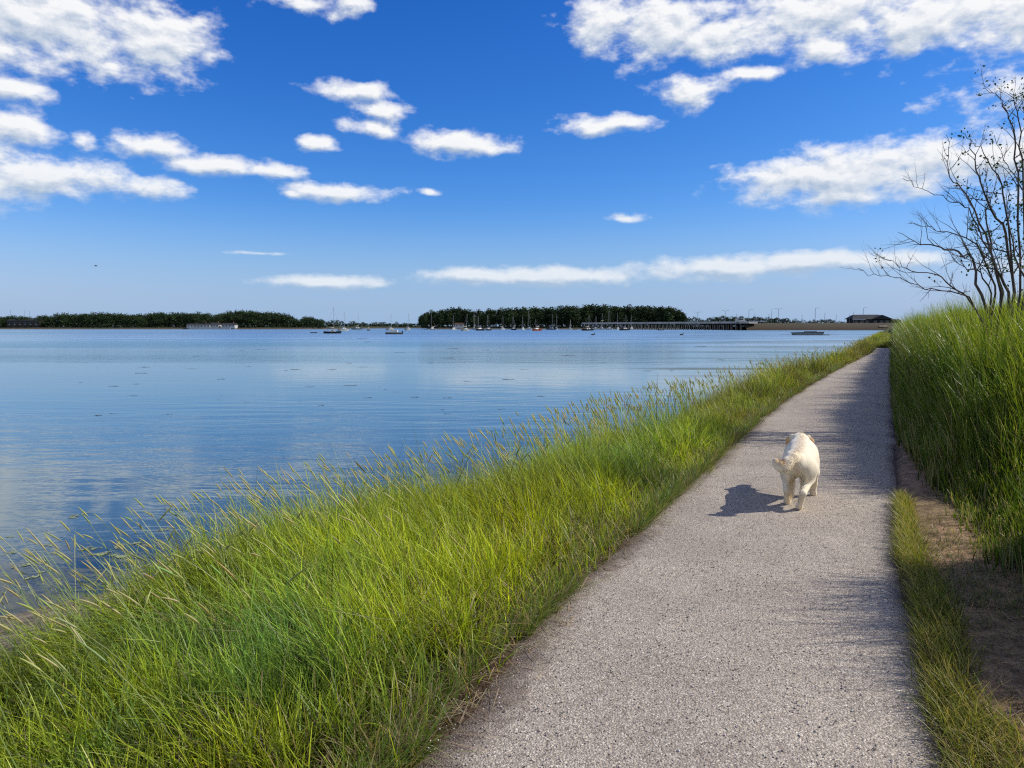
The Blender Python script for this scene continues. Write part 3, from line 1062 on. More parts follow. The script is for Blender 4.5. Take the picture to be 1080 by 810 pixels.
def tree_meshes(kind, seed):
    """a unit tree (height 1): tapered trunk with limbs, and a crown of leaf clumps"""
    rng = np.random.default_rng(seed)
    t = MB()
    if kind == 'round':
        h0, w, cz, ch = 0.12, 0.38, 0.55, 0.46
    elif kind == 'tall':
        h0, w, cz, ch = 0.25, 0.19, 0.58, 0.43
    else:
        h0, w, cz, ch = 0.02, 0.75, 0.45, 0.52
    t.tube([(0, 0, -0.05), (0.01, 0, h0), (0, 0.01, cz), (0.01, 0, cz + 0.25)], [0.028, 0.02, 0.014, 0.005], 6)
    nclump = 46
    ctr = []
    while len(ctr) < nclump:
        p = rng.uniform(-1, 1, 3)
        r = np.linalg.norm(p)
        if r > 1 or r < 0.35:
            continue
        taper = 1 - 0.35 * max(0, p[2]) if kind != 'tall' else 1 - 0.45 * max(0, p[2]) ** 2
        ctr.append((p[0] * w * taper, p[1] * w * taper, cz + p[2] * ch))
    for p in ctr[:9]:
        z0 = max(h0 * 0.9, p[2] - 0.25)
        t.tube([(0, 0, z0), (p[0] * 0.5, p[1] * 0.5, (z0 + p[2]) / 2 + 0.02), p], [0.010, 0.007, 0.003], 4)
    ctr = np.array(ctr)
    k = np.repeat(np.arange(nclump), 24)
    sd = np.array([0.085, 0.085, 0.06]) * (1.0 if kind == 'round' else 0.75)
    c_ = ctr[k] + rng.normal(0, 1, (len(k), 3)) * sd
    V, Q = leaf_quads(c_, 0.038, rng)
    shade = (rng.uniform(0.5, 1.4, nclump)[k] * rng.uniform(0.7, 1.3, len(k)))[:, None]
    cc = np.repeat(np.array([0.030, 0.050, 0.020]) * shade, 4, 0)
    crown = np_mesh('crown', V, Q.ravel(), np.arange(len(Q)) * 4, cc)
    crown.materials.append(FARLEAF)
    trunk = t.mesh('trunk')
    trunk.materials.append(BARK)
    return trunk, crown


PROTO = {k: [tree_meshes(k, 300 + 20 * i + j) for j in range(5)] for i, k in enumerate(('round', 'tall', 'bush'))}
rnd = random.Random(5)


def far_tree(px, top, Y, kind, name, label, group, wide=1.0):
    gz = 0.3 if Y > 600 else WATER + 2.5
    p = deep(px, top, Y)
    h = max(2.0, p[2] - gz)
    tr, cr = rnd.choice(PROTO[kind])
    o = empty(name, (p[0], Y, gz), rnd.uniform(0, 6.28))
    s = h * rnd.uniform(0.75, 1.25) * wide
    o.scale = (s, s, h)
    link('trunk', tr, None, o)
    link('crown', cr, None, o)
    return tag(o, label, 'tree', group)


def profile(pts, step, jit, **kw):
    xs_ = np.array([p[0] for p in pts], float)
    t_ = np.array([p[1] for p in pts], float)
    x = xs_[0]
    while x < xs_[-1]:
        far_tree(x, float(np.interp(x, xs_, t_)) + rnd.uniform(-0.8, 1.8), kw['Y'] + rnd.uniform(-8, 12), *kw['spec'], wide=kw.get('wide', 1.0))
        x += step * rnd.uniform(1 - jit, 1 + jit)


LEFT = [(-12, 334), (20, 333.5), (40, 334), (50, 332.5), (60, 331), (85, 330), (110, 329.5), (130, 330.5), (148, 332), (160, 331), (168, 327.5), (176, 331),
        (190, 329.5), (205, 329.5), (222, 331.5), (232, 332), (240, 328.5), (255, 327.5), (275, 328.5), (290, 328.5), (300, 331), (310, 334.5), (318, 336), (328, 333),
        (334, 336), (344, 337)]
profile(LEFT, 5.2, 0.3, Y=662, spec=('round', 'broadleaf_tree', 'dark rounded tree in the long wood on the far left shore', 'trees of the left shore wood'), wide=1.15)
profile(LEFT, 6.5, 0.3, Y=700, spec=('round', 'broadleaf_tree', 'dark rounded tree in the long wood on the far left shore', 'trees of the left shore wood'), wide=1.2)
LOW = [(346, 337.5), (356, 337.5), (364, 339.5), (371, 338.2), (385, 340), (415, 339.6), (435, 340), (446, 340)]
profile(LOW, 3.4, 0.3, Y=858, spec=('bush', 'low_tree', 'small low tree on the distant shore between the two woods', 'low trees between the two woods'))
MID = [(445, 332), (450, 329), (458, 327.5), (470, 327.5), (480, 326), (492, 326.2), (500, 328), (508, 328), (512, 331), (516, 326.5), (530, 325.6), (545, 325.2),
       (560, 325.2), (580, 325), (595, 323), (610, 323.4), (630, 322.8), (650, 323.5), (670, 324), (690, 323.6), (705, 324.5), (714, 326.5), (720, 330), (725, 335)]
profile(MID, 4.4, 0.35, Y=660, spec=('tall', 'tall_tree', 'tall straight tree in the dense dark wood across the bay', 'trees of the dense wood'), wide=1.1)
profile(MID, 5.2, 0.35, Y=690, spec=('tall', 'tall_tree', 'tall straight tree in the dense dark wood across the bay', 'trees of the dense wood'), wide=1.2)
RIGHT = [(729, 335.5), (733, 333.5), (740, 336.5), (750, 334), (765, 332.6), (780, 333.4), (800, 334.2), (815, 334.4), (830, 335), (842, 337), (850, 338), (860, 336),
         (873, 335.8), (880, 338.5), (900, 339)]
profile(RIGHT, 4.2, 0.3, Y=600, spec=('bush', 'hedgerow_tree', 'low dark tree behind the bridge and embankment', 'trees behind the embankment'))


def undergrowth():
    rng = np.random.default_rng(88)
    n = 16000
    px = rng.uniform(-20, 728, n)
    mid = (px > 345) & (px < 444)
    Y = np.where(mid, 848, 648) + rng.uniform(0, 40, n)
    x = (px - 540) / F * Y
    hh = np.where(px < 345, 5.5, np.where(mid, 4.2, 9.0))
    z = 0.4 + hh * rng.uniform(0, 1, n) ** 1.3 * (0.6 + 0.6 * vnoise(x * 0.06, x * 0, 7))
    V, Q = leaf_quads(np.stack([x, Y, z], 1), 0.85, rng)
    cc = np.repeat(np.array([0.018, 0.03, 0.012]) * rng.uniform(0.5, 1.5, (n, 1)), 4, 0)
    me = np_mesh('undergrowth', V, Q.ravel(), np.arange(n) * 4, cc)
    tag(link('undergrowth', me, FARLEAF), 'dark scrub filling the foot of the woods on the far shore', 'scrub', kind='stuff')


undergrowth()

# ------------------------------------------------------------------ right embankment with road, bridge, clubhouse, lamps
BY = 480.0


def embankment():
    xs_ = np.arange(144, 900, 6.0)
    # profile across: foot in the water, grassy slope, road crest, back slope
    ys_ = np.array([-14, -9, -6, 0, 3, 10, 60, 200, 1500.0])
    hz = np.array([-3, -1.0, 0.2, 3.6, 3.8, 3.8, 3.5, 3.0, 3.0])
    X = np.repeat(xs_[:, None], len(ys_), 1)
    Y = BY + ys_[None] + 3 * (fbm(xs_ * 0.05, xs_ * 0, 5)[:, None] - 0.5)
    Z = hz[None] + 0.5 * (fbm(X * 0.08, Y * 0.08, 6) - 0.5) * np.array([0, 0, 1, 1, .5, .2, 1, 1, 1])[None]
    Z = Z - 0.3
    cc = np.zeros(X.shape + (3,)) + np.array([0.042, 0.048, 0.022])
    cc[:, :3] = np.array([0.055, 0.045, 0.034])
    cc = blend(cc, np.array([0.13, 0.11, 0.085]), (np.abs(ys_[None] - 3) < 4).astype(float) * 0.5 * np.ones(X.shape))
    tag(link('embankment', grid_mesh('embankment', X, Y, Z, cc), EARTH), 'long grassy road embankment with dark stone foot across the bay', kind='structure')


embankment()
CONC = plain('weathered_concrete', (0.42, 0.40, 0.36), 0.85, 0.2, 0.2, 0.3)
DARKW = plain('dark_timber', (0.05, 0.043, 0.038), 0.85, 0.2, 0.3, 0.8)
WHITE = plain('white_paint', (0.52, 0.52, 0.50), 0.4, 0.4, 0.06, 0.8)
CREAM = plain('cream_gelcoat', (0.48, 0.46, 0.41), 0.4, 0.4, 0.08, 0.8)
NAVY = plain('navy_hull', (0.015, 0.022, 0.04), 0.35, 0.5, 0.2, 0.8)
BLACKH = plain('black_hull', (0.012, 0.012, 0.014), 0.4, 0.5, 0.2, 0.8)
RED = plain('red_hull', (0.42, 0.06, 0.03), 0.45, 0.4, 0.2, 0.8)
GREYH = plain('grey_hull', (0.22, 0.23, 0.24), 0.5, 0.4, 0.15, 0.8)
ALU = plain('mast_metal', (0.30, 0.29, 0.27), 0.4, 0.5, 0.1, 2, 0.3)
SAIL = plain('blue_canvas', (0.03, 0.05, 0.11), 0.8, 0.2, 0.2, 1)
TAN = plain('tan_canvas', (0.30, 0.25, 0.18), 0.8, 0.2, 0.2, 1)
GLASSD = plain('dark_window', (0.02, 0.025, 0.03), 0.1, 0.6, 0.1, 1)
ROOF = plain('slate_roof', (0.035, 0.034, 0.036), 0.8, 0.2, 0.25, 0.5)
TILE = plain('brown_roof', (0.07, 0.045, 0.035), 0.85, 0.2, 0.25, 0.5)
BRICK = plain('brick_wall', (0.16, 0.08, 0.055), 0.9, 0.15, 0.25, 0.6)


PILEM = plain('wet_concrete', (0.14, 0.13, 0.12), 0.85, 0.2, 0.5, 0.3)


def bridge():
    a = Vector(deep(787, 341, BY))
    b = Vector(deep(617, 341, 640))
    a.z, b.z = 3.9, 3.9
    d = (b - a)
    L = d.length
    o = empty('road_bridge', (a.x, a.y, WATER), math.atan2(d.y, d.x))
    tag(o, 'long low road bridge on many piles crossing in front of the dense wood', 'bridge')
    zt = a.z - WATER
    MB().box(-6, L, -3.5, 3.5, zt - 0.6, zt).build('deck', CONC, o)
    MB().box(-6, L, 3.2, 3.4, zt + 0.003, zt + 0.7).box(-6, L, -3.4, -3.2, zt + 0.003, zt + 0.7).build('parapet', CONC, o)
    n = 44
    for i in range(n):
        x = L * (i + 0.5) / n
        m = MB()
        for yy in (-2.6, 2.6):
            m.tube([(x, yy, -2.0), (x, yy, zt - 1.2)], [0.42, 0.38], 8)
        m.box(x - 0.6, x + 0.6, -3.3, 3.3, zt - 1.0, zt - 0.603)
        m.build('pile', PILEM, o)


bridge()


def clubhouse():
    p = deep(920, 340, BY + 22)
    o = empty('clubhouse', (p[0], p[1], 3.2), 0.0)
    tag(o, 'dark waterside clubhouse with low gabled roof on the embankment', 'building')
    MB().box(-12, 12, 0, 11, -0.5, 3.0).build('wall', DARKW, o)
    r = MB()
    r.poly([(-13.5, -1.2, 2.95), (13.8, -1.2, 2.95), (13.8, 12, 2.95), (-13.5, 12, 2.95), (-10.5, 5.5, 5.9), (6.0, 5.5, 6.0)],
           [(0, 1, 5, 4), (1, 2, 5), (2, 3, 4, 5), (3, 0, 4), (3, 2, 1, 0)])
    r.build('roof', ROOF, o)
    g = MB()
    g.poly([(-1, -2.2, 3.05), (12.5, -2.2, 3.05), (5.5, -2.2, 5.7), (-1, 5, 3.05), (12.5, 5, 3.05), (5.5, 5, 5.7)], [(0, 1, 2), (0, 2, 5, 3), (1, 4, 5, 2), (3, 5, 4), (0, 3, 4, 1)])
    gr = g.build('roof', ROOF, o)
    MB().box(-13.4, -5, -1.32, -1.22, 2.55, 2.94).build('fascia', WHITE, o)
    for x in (-10.5, -7, -3.5, 2, 6, 9.5):
        w = MB().box(x - 1.1, x + 1.1, -0.06, 0.02, 0.7, 2.2).build('window', GLASSD, o)
        MB().box(x - 1.2, x + 1.2, -0.10, -0.062, 0.55, 0.69).build('sill', WHITE, w)
    MB().box(12.5, 19, 1, 9, -0.5, 2.2).build('annexe', DARKW, o)
    MB().poly([(12.2, 0.6, 2.21), (19.4, 0.6, 2.21), (19.4, 9.4, 2.21), (12.2, 9.4, 2.21), (12.2, 5, 3.3), (19.4, 5, 3.0)], [(0, 1, 5, 4), (2, 3, 4, 5), (1, 2, 5), (3, 0, 4), (3, 2, 1, 0)]).build('roof', ROOF, o)


clubhouse()

lampn = {736: 'double armed street lamp above the bridge, leftmost of the lamps along the road',
         765: 'street lamp above the right part of the bridge, second lamp from the left',
         790: 'street lamp where the bridge meets the embankment, third lamp from the left',
         821: 'street lamp above the parked vehicles on the embankment, fourth lamp from the left',
         860: 'tall street lamp halfway along the grassy embankment, fifth from the left',
         910.6: 'street lamp rising behind the clubhouse roof, rightmost of the lamps'}
lamptop = {736: 329.5, 765: 328, 790: 327, 821: 326, 860: 325.3, 910.6: 325}
LAMPM = plain('lamp_steel', (0.16, 0.17, 0.18), 0.5, 0.4, 0.1, 1, 0.3)
for px, lab in lampn.items():
    Y = BY + 7 if px > 785 else 520
    p = deep(px, lamptop[px], Y)
    z0 = 3.3
    o = empty('street_lamp', (p[0], Y, z0))
    tag(o, lab, 'street lamp', 'lamps along the road')
    h = p[2] - z0
    MB().tube([(0, 0, -0.3), (0, 0, h * 0.5), (0, 0, h)], [0.17, 0.13, 0.10], 8).build('pole', LAMPM, o)
    for sgn in ((-1, 1) if px in (736, 765, 821) else (1,)):
        MB().tube([(0, 0, h - 0.05), (sgn * 0.8, 0, h + 0.25), (sgn * 1.5, 0, h + 0.3)], [0.08, 0.07, 0.06], 6).build('arm', LAMPM, o)
        MB().box(min(sgn * 1.5, sgn * 2.4), max(sgn * 1.5, sgn * 2.4), -0.16, 0.16, h + 0.2, h + 0.36).build('lamp_head', LAMPM, o)
pn = {777: (331, 'between the second and third street lamps'), 796: (331, 'just right of the third street lamp'), 811: (331, 'left of the fourth street lamp, shorter one'),
      814: (325.5, 'left of the fourth street lamp, taller one'), 846: (332, 'left of the fifth street lamp'), 870: (330, 'right of the fifth street lamp'),
      882: (331.7, 'left of the clubhouse, second from it'), 896: (331.7, 'just left of the clubhouse roof'), 900.5: (328, 'over the left end of the clubhouse roof'),
      11: (326.5, 'at the far left end of the left shore wood'), 26: (327.3, 'left of the pair above the flat roofed building'), 31: (327.5, 'right of the pair above the flat roofed building')}
for px, (top, lab) in pn.items():
    Y = BY + 9 if px > 100 else 670
    p = deep(px, top, Y)
    z0 = 3.2 if px > 100 else 0.4
    m = MB().tube([(0, 0, -0.3), (0, 0, (p[2] - z0) * 0.6), (0, 0, p[2] - z0)], [0.12, 0.10, 0.06], 6)
    m.box(-0.35, 0.35, -0.05, 0.05, (p[2] - z0) * 0.9, (p[2] - z0) * 0.9 + 0.1)
    o = m.build('thin_pole', LAMPM)
    o.location = (p[0], Y, z0)
    tag(o, 'thin dark pole ' + lab, 'pole', 'thin poles on the far shore')


def parked(px, Y, L, H, mat, name, cat, lab):
    p = deep(px, 340, Y)
    o = empty(name, (p[0], Y, 3.75), rnd.uniform(-0.1, 0.1))
    tag(o, lab, cat)
    s = L / 2
    b = MB()
    if name == 'parked_car':
        pr = [(-s, 0.35), (s, 0.35), (s, 0.8), (s * 0.62, 0.92), (s * 0.3, H), (-s * 0.6, H), (-s * 0.9, 0.95), (-s, 0.9)]
    else:
        pr = [(-s, 0.35), (s, 0.35), (s, 1.1), (s * 0.86, 1.25), (s * 0.66, H), (-s, H)]
    k = len(pr)
    b.poly([(x, -0.9, z) for x, z in pr] + [(x, 0.9, z) for x, z in pr], [tuple(range(k)), tuple(range(2 * k - 1, k - 1, -1))] + [(i, i + k, (i + 1) % k + k, (i + 1) % k) for i in range(k)])
    b.build('body', mat, o)
    MB().box(-s * 0.45, s * 0.4, -0.93, -0.903, H * 0.64, H * 0.9).build('window', GLASSD, o)
    for x in (-s * 0.6, s * 0.6):
        MB().tube([(x, -0.92, 0.34), (x, -0.65, 0.34)], [0.34, 0.34], 12).build('wheel', BLACKH, o)


parked(781, BY + 1, 6.5, 2.6, CREAM, 'parked_van', 'van', 'pale van parked at the right end of the bridge')
parked(797, BY + 1, 4.3, 1.5, GREYH, 'parked_car', 'car', 'grey car parked on the embankment, left of the pale car')
parked(805, BY + 1, 4.4, 1.5, CREAM, 'parked_car', 'car', 'pale car parked on the embankment below the fourth street lamp')
parked(827, BY + 1, 4.4, 1.5, BLACKH, 'parked_car', 'car', 'dark car parked on the embankment below the low trees')
# upturned white hull on the embankment slope
p = deep(932, 343.2, BY - 4)
o = MB().poly([(-3, -0.5, 0), (3.2, -0.3, 0), (3.0, 0.9, 0.1), (-2.8, 0.9, 0.1), (-2.4, -0.1, 0.55), (2.2, 0.0, 0.6), (2.1, 0.6, 0.6), (-2.3, 0.6, 0.55)],
              [(3, 2, 1, 0), (4, 5, 6, 7), (0, 1, 5, 4), (1, 2, 6, 5), (2, 3, 7, 6), (3, 0, 4, 7)]).build('upturned_dinghy', TAN)
o.location = (p[0], BY - 4, 1.35)
tag(o, 'pale upturned dinghy lying on the embankment slope below the clubhouse', 'dinghy')


def house(px, py_, Y, w, d, h, rh, wall, roof, lab, nwin, name='shore_house', chim=True):
    p = deep(px, py_, Y)
    o = empty(name, (p[0], Y, 0.25), rnd.uniform(-0.06, 0.06))
    tag(o, lab, 'building')
    MB().box(-w / 2, w / 2, 0, d, -0.6, h).build('wall', wall, o)
    e = 0.4
    r = MB().poly([(-w / 2 - e, -e, h + 0.003), (w / 2 + e, -e, h + 0.003), (w / 2 + e, d + e, h + 0.003), (-w / 2 - e, d + e, h + 0.003), (-w / 2 - e * 0.5, d / 2, h + rh), (w / 2 + e * 0.5, d / 2, h + rh)],
                  [(0, 1, 5, 4), (2, 3, 4, 5), (1, 2, 5), (3, 0, 4), (3, 2, 1, 0)]).build('roof', roof, o)
    if chim:
        MB().box(w * 0.25, w * 0.25 + 0.7, d / 2 - 0.35, d / 2 + 0.35, h + rh * 0.5, h + rh + 1.0).build('chimney', BRICK, r)
    for i in range(nwin):
        x = -w / 2 + w * (i + 0.5) / nwin
        wn = MB().box(x - 0.55, x + 0.55, -0.05, 0.02, h * 0.45, h * 0.82).build('window', GLASSD, o)
        MB().box(x - 0.62, x + 0.62, -0.10, -0.052, h * 0.40, h * 0.448).build('sill', WHITE, wn)
    return o


DIM = plain('grey_render', (0.20, 0.19, 0.18), 0.9, 0.15, 0.3, 0.4)
DIM2 = plain('pale_render', (0.42, 0.41, 0.39), 0.9, 0.15, 0.2, 0.4)
house(209, 343, 640, 19, 7, 2.3, 1.2, DIM2, ROOF, 'long low white house at the water edge in the left wood', 7)
house(226, 343, 642, 7, 7, 2.6, 1.8, DIM2, ROOF, 'narrow white gabled house, middle of the three white shore houses', 3)
house(240.5, 343, 641, 11, 8, 2.4, 1.6, DIM2, ROOF, 'white house with dark roof, right of the other white shore houses', 4)
house(24, 343, 650, 27, 9, 6.2, 0.8, DARKW, ROOF, 'long dark flat roofed building on the far left shore', 6, 'flat_roofed_building', False)
house(484, 343, 646, 7, 6, 2.6, 1.6, CREAM, TILE, 'small pale boat shed under the trees of the dense wood', 2, 'boat_shed', False)
# low wall in front of the houses
o = MB().box(-17, 17, 0, 0.5, -1.4, 0.5).build('sea_wall', CONC)
p = deep(221, 345, 634)
o.location = (p[0], 634, 0)
tag(o, 'low grey sea wall below the white shore houses', 'wall')

# ------------------------------------------------------------------ boats


def hull_mesh(L, B, H, transom=0.75, sheer=0.18):
    st = 9
    V, Fc = [], []
    prof = [(0.0, -0.35), (0.55, -0.22), (0.9, 0.25), (1.0, 1.0)]
    for i in range(st):
        t = i / (st - 1)
        x = L * (t - 0.5)
        w = B / 2 * (transom + (1 - transom) * math.sin(min(1, t / 0.45) * math.pi / 2)) if t < 0.45 else B / 2 * max(0.03, math.cos((t - 0.45) / 0.55 * math.pi / 2) ** 0.75)
        sh = 1 + sheer * (2 * abs(t - 0.4)) ** 2
        row = []
        for s in (-1, 1):
            for (a, z) in (prof[::-1] if s < 0 else prof[1:]):
                row.append((x + (0.06 * L * max(0, z) if t > 0.9 else 0), s * a * w, z * H * sh if z > 0 else z * H))
        V += row
    m = len(prof) * 2 - 1
    for i in range(st - 1):
        for k in range(m - 1):
            a = i * m + k
            Fc.append((a, a + m, a + m + 1, a + 1))
        Fc.append((i * m, i * m + m - 1, (i + 1) * m + m - 1, (i + 1) * m)[::-1])
    Fc.append(tuple(range(m)))
    Fc.append(tuple(range((st - 1) * m, st * m))[::-1])
    b = MB()
    b.poly(V, Fc)
    return b


def sail_boat(px, wl, top, hullpx, hull, cover, rz, lab, lean=0.0, L=None):
    w = at(px, wl, WATER)
    Y = w[1]
    mz = deep(px, top, Y)[2] - WATER
    L = L or max(5.0, min(10.0, mz * 0.78))
    B = L * 0.30
    o = empty('sailing_boat', (w[0], Y, WATER), rz)
    o.rotation_euler = (lean, 0, rz)
    tag(o, lab, 'sailing boat', 'sailing boats at their moorings')
    fb = L * 0.115
    hull_mesh(L, B, fb).build('hull', hull, o, True)
    c = MB()
    pts = []
    for (x, ww, z) in ((-0.12, 0.30, 1.0), (0.22, 0.20, 1.0), (0.12, 0.16, 1.75), (-0.12, 0.24, 1.85)):
        pts += [(x * L, -ww * B, z * fb), (x * L, ww * B, z * fb)]
    c.poly(pts, [(0, 2, 4, 6), (1, 7, 5, 3), (6, 4, 5, 7), (2, 3, 5, 4), (0, 6, 7, 1), (0, 1, 3, 2)])
    cb = c.build('cabin', WHITE, o)
    MB().box(-0.05 * L, 0.08 * L, -0.29 * B, -0.275 * B, 1.3 * fb, 1.6 * fb).build('window', GLASSD, cb)
    ms = MB().tube([(0.1 * L, 0, fb), (0.1 * L, 0, mz)], [0.065, 0.055], 6).build('mast', ALU, o)
    MB().tube([(0.1 * L, -0.38 * B, mz * 0.55), (0.1 * L, 0.38 * B, mz * 0.55)], [0.04, 0.04], 5).build('spreader', ALU, ms)
    bz = fb * 2.5
    MB().tube([(0.09 * L, 0, bz), (-0.32 * L, 0, bz)], [0.07, 0.06], 6).build('boom', ALU, o)
    MB().tube([(0.085 * L, 0, bz + 0.28), (-0.1 * L, 0, bz + 0.2), (-0.3 * L, 0, bz + 0.14)], [0.24, 0.19, 0.12], 8).build('sail_cover', cover, o, True)
    MB().tube([(0.5 * L, 0, fb * 1.2), (0.1 * L, 0, mz * 0.97)], [0.02, 0.02], 4).tube([(-0.48 * L, 0, fb), (0.1 * L, 0, mz * 0.99)], [0.02, 0.02], 4).build('rigging', ALU, o)
    if Y < 300:
        r = MB()
        ring = [(-0.46, -0.34), (-0.3, -0.38), (0.0, -0.40), (0.3, -0.28), (0.45, -0.08), (0.45, 0.08), (0.3, 0.28), (0.0, 0.40), (-0.3, 0.38), (-0.46, 0.34)]
        r.tube([(x * L, y * B, fb + 0.6) for x, y in ring + ring[:1]], [0.03] * 11, 4)
        for x, y in ring:
            r.tube([(x * L, y * B, fb * 0.95), (x * L, y * B, fb + 0.6)], [0.03, 0.03], 4)
        r.build('guard_rail', ALU, o)
    return o


def motor_boat(px, wl, hullpx, hull, rz, lab, cabin=True, name='motor_boat', cat='motor boat', stripe=None):
    w = at(px, wl, WATER)
    L = hullpx / F * w[1] / max(0.3, abs(math.cos(rz)))
    o = empty(name, (w[0], w[1], WATER), rz)
    tag(o, lab, cat)
    B = L * 0.34
    fb = L * 0.12
    hull_mesh(L, B, fb).build('hull', hull, o, True)
    if stripe:
        hull_mesh(L * 1.01, B * 1.02, fb * 0.42).build('waterline_band', stripe, o, True)
    if cabin:
        c = MB()
        pts = []
        for (x, ww, z) in ((-0.25, 0.38, 1.0), (0.28, 0.22, 1.05), (0.10, 0.26, 2.0), (-0.22, 0.32, 2.15)):
            pts += [(x * L, -ww * B, z * fb), (x * L, ww * B, z * fb)]
        c.poly(pts, [(0, 2, 4, 6), (1, 7, 5, 3), (6, 4, 5, 7), (2, 3, 5, 4), (0, 6, 7, 1), (0, 1, 3, 2)])
        cb = c.build('cabin', WHITE, o)
        MB().poly([(-0.2 * L, -0.375 * B, 1.45 * fb), (0.12 * L, -0.30 * B, 1.45 * fb), (0.06 * L, -0.30 * B, 1.9 * fb), (-0.19 * L, -0.35 * B, 1.95 * fb)], [(0, 1, 2, 3)]).build('window', GLASSD, cb)
    else:
        MB().box(-0.12 * L, -0.02 * L, -0.42 * B, 0.42 * B, fb * 0.7, fb * 0.85).build('thwart', TAN, o)
    e = MB().box(-0.56 * L, -0.505 * L, -0.1 * B, 0.1 * B, fb * 0.1, fb * 1.7)
    e.build('outboard_motor', BLACKH, o)
    return o


sail_boat(350.5, 351.7, 323.8, 16, NAVY, TAN, 0.05, 'dark hulled sailing boat broadside on, nearest of the yachts on the left', L=5.8)
sail_boat(362.5, 348.9, 328.5, 6, WHITE, SAIL, 1.1, 'small white sailing boat just right of the dark hulled broadside yacht')
sail_boat(377, 347.6, 332, 9, GREYH, TAN, 0.4, 'faint grey sailing boat off the low shore, second right of the broadside yacht')
sail_boat(389, 348.6, 339.5, 3, BLACKH, TAN, 1.4, 'tiny dark sailing boat with short mast between the grey yacht and white cruiser', L=4.5)
sail_boat(412, 348.4, 330.5, 6, WHITE, SAIL, 1.2, 'white sailing boat directly behind the white motor cruiser')
sail_boat(430.5, 348.4, 330, 4, WHITE, SAIL, 1.35, 'white sailing boat just left of the dense dark wood')
ords = [(456, 347.8, 331.5, GREYH, TAN, 0.9, 'pale grey sailing boat at the left end of the dense wood'),
        (478.5, 348.1, 332, WHITE, SAIL, 1.35, 'white sailing boat with thin mast, second mast from the dense wood left end'),
        (491, 349.0, 331, WHITE, TAN, 1.1, 'white sailing boat with leaning mast, third mast from the dense wood left end'),
        (500, 347.6, 330.5, GREYH, TAN, 1.45, 'grey sailing boat with thick mast, fourth from the dense wood left end'),
        (506, 348.7, 333, NAVY, SAIL, 1.0, 'dark hulled sailing boat leaning slightly, below the gap in the wood top'),
        (515, 348.6, 332, GREYH, SAIL, 1.1, 'dull grey sailing boat just right of the gap in the wood top'),
        (530, 347.8, 333, WHITE, TAN, 1.1, 'white sailing boat with a bracket at its masthead, right of the wood gap'),
        (541.5, 348.1, 333, NAVY, TAN, 1.2, 'dark and white sailing boat with thick mast near the middle of the wood'),
        (551.5, 348.0, 333.5, WHITE, SAIL, 1.4, 'white sailing boat with low thin mast, left of the tall masted one'),
        (558, 347.6, 327.5, WHITE, SAIL, 1.2, 'white sailing boat with the tallest mast in the middle of the wood'),
        (566, 348.9, 337, RED, TAN, 0.9, 'red hulled small sailing boat with a short mast'),
        (581.5, 347.7, 331.5, NAVY, SAIL, 0.5, 'dark sailing boat immediately right of the red hulled boat'),
        (587, 347.6, 331, WHITE, SAIL, 1.35, 'white sailing boat with thick mast, second right of the red hulled boat'),
        (601.5, 347.8, 337, WHITE, SAIL, 1.4, 'small white sailing boat with short mast, left of the bridge end'),
        (620, 348.7, 332, BLACKH, TAN, 0.5, 'black hulled sailing boat in front of the left end of the bridge'),
        (628, 347.7, 333, WHITE, SAIL, 1.3, 'white sailing boat, first right of the black hulled one by the bridge'),
        (634.5, 347.6, 330.5, WHITE, TAN, 1.0, 'broad white sailing boat, second right of the black hulled one by the bridge'),
        (642.5, 347.7, 327.5, WHITE, SAIL, 1.2, 'white sailing boat with tall mast, third right of the black hulled one'),
        (651.5, 347.9, 329.5, WHITE, SAIL, 1.25, 'white sailing boat with tall mast, fourth right of the black hulled one'),
        (659, 348.4, 332, BLACKH, SAIL, 0.6, 'dark hulled sailing boat near the left piles of the bridge, right of the white ones'),
        (666, 347.9, 332, GREYH, TAN, 1.1, 'grey sailing boat, rightmost of the masts in front of the bridge')]
for (px, wl, top, h, cv, rz, lab) in ords:
    sail_boat(px, wl, top, 4, h, cv, rz * (1 if rnd.random() < 0.5 else -1) + (math.pi if rnd.random() < 0.5 else 0), lab, lean=0.07 if 'leaning' in lab else 0.0, L=7.5)
motor_boat(415.5, 352.4, 17, WHITE, math.pi - 0.05, 'white motor cruiser with dark waterline, nearest boat left of the dense wood', stripe=NAVY)
motor_boat(331, 351.3, 6.5, BLACKH, 0.05, 'small dark open dinghy left of the dark hulled broadside yacht', False, 'dinghy', 'dinghy')
motor_boat(697, 348.4, 6.5, NAVY, 0.05, 'dark blue motor boat alone in front of the bridge piles')
motor_boat(758.5, 347.2, 5, TAN, 0.1, 'small tan motor boat by the right end of the bridge piles')
motor_boat(607, 347.9, 4, GREYH, 0.3, 'tiny grey open dinghy left of the black hulled yacht by the bridge', False, 'dinghy', 'dinghy')
motor_boat(450, 347.9, 4, WHITE, 0.4, 'tiny white open dinghy at the left end of the dense wood', False, 'dinghy', 'dinghy')


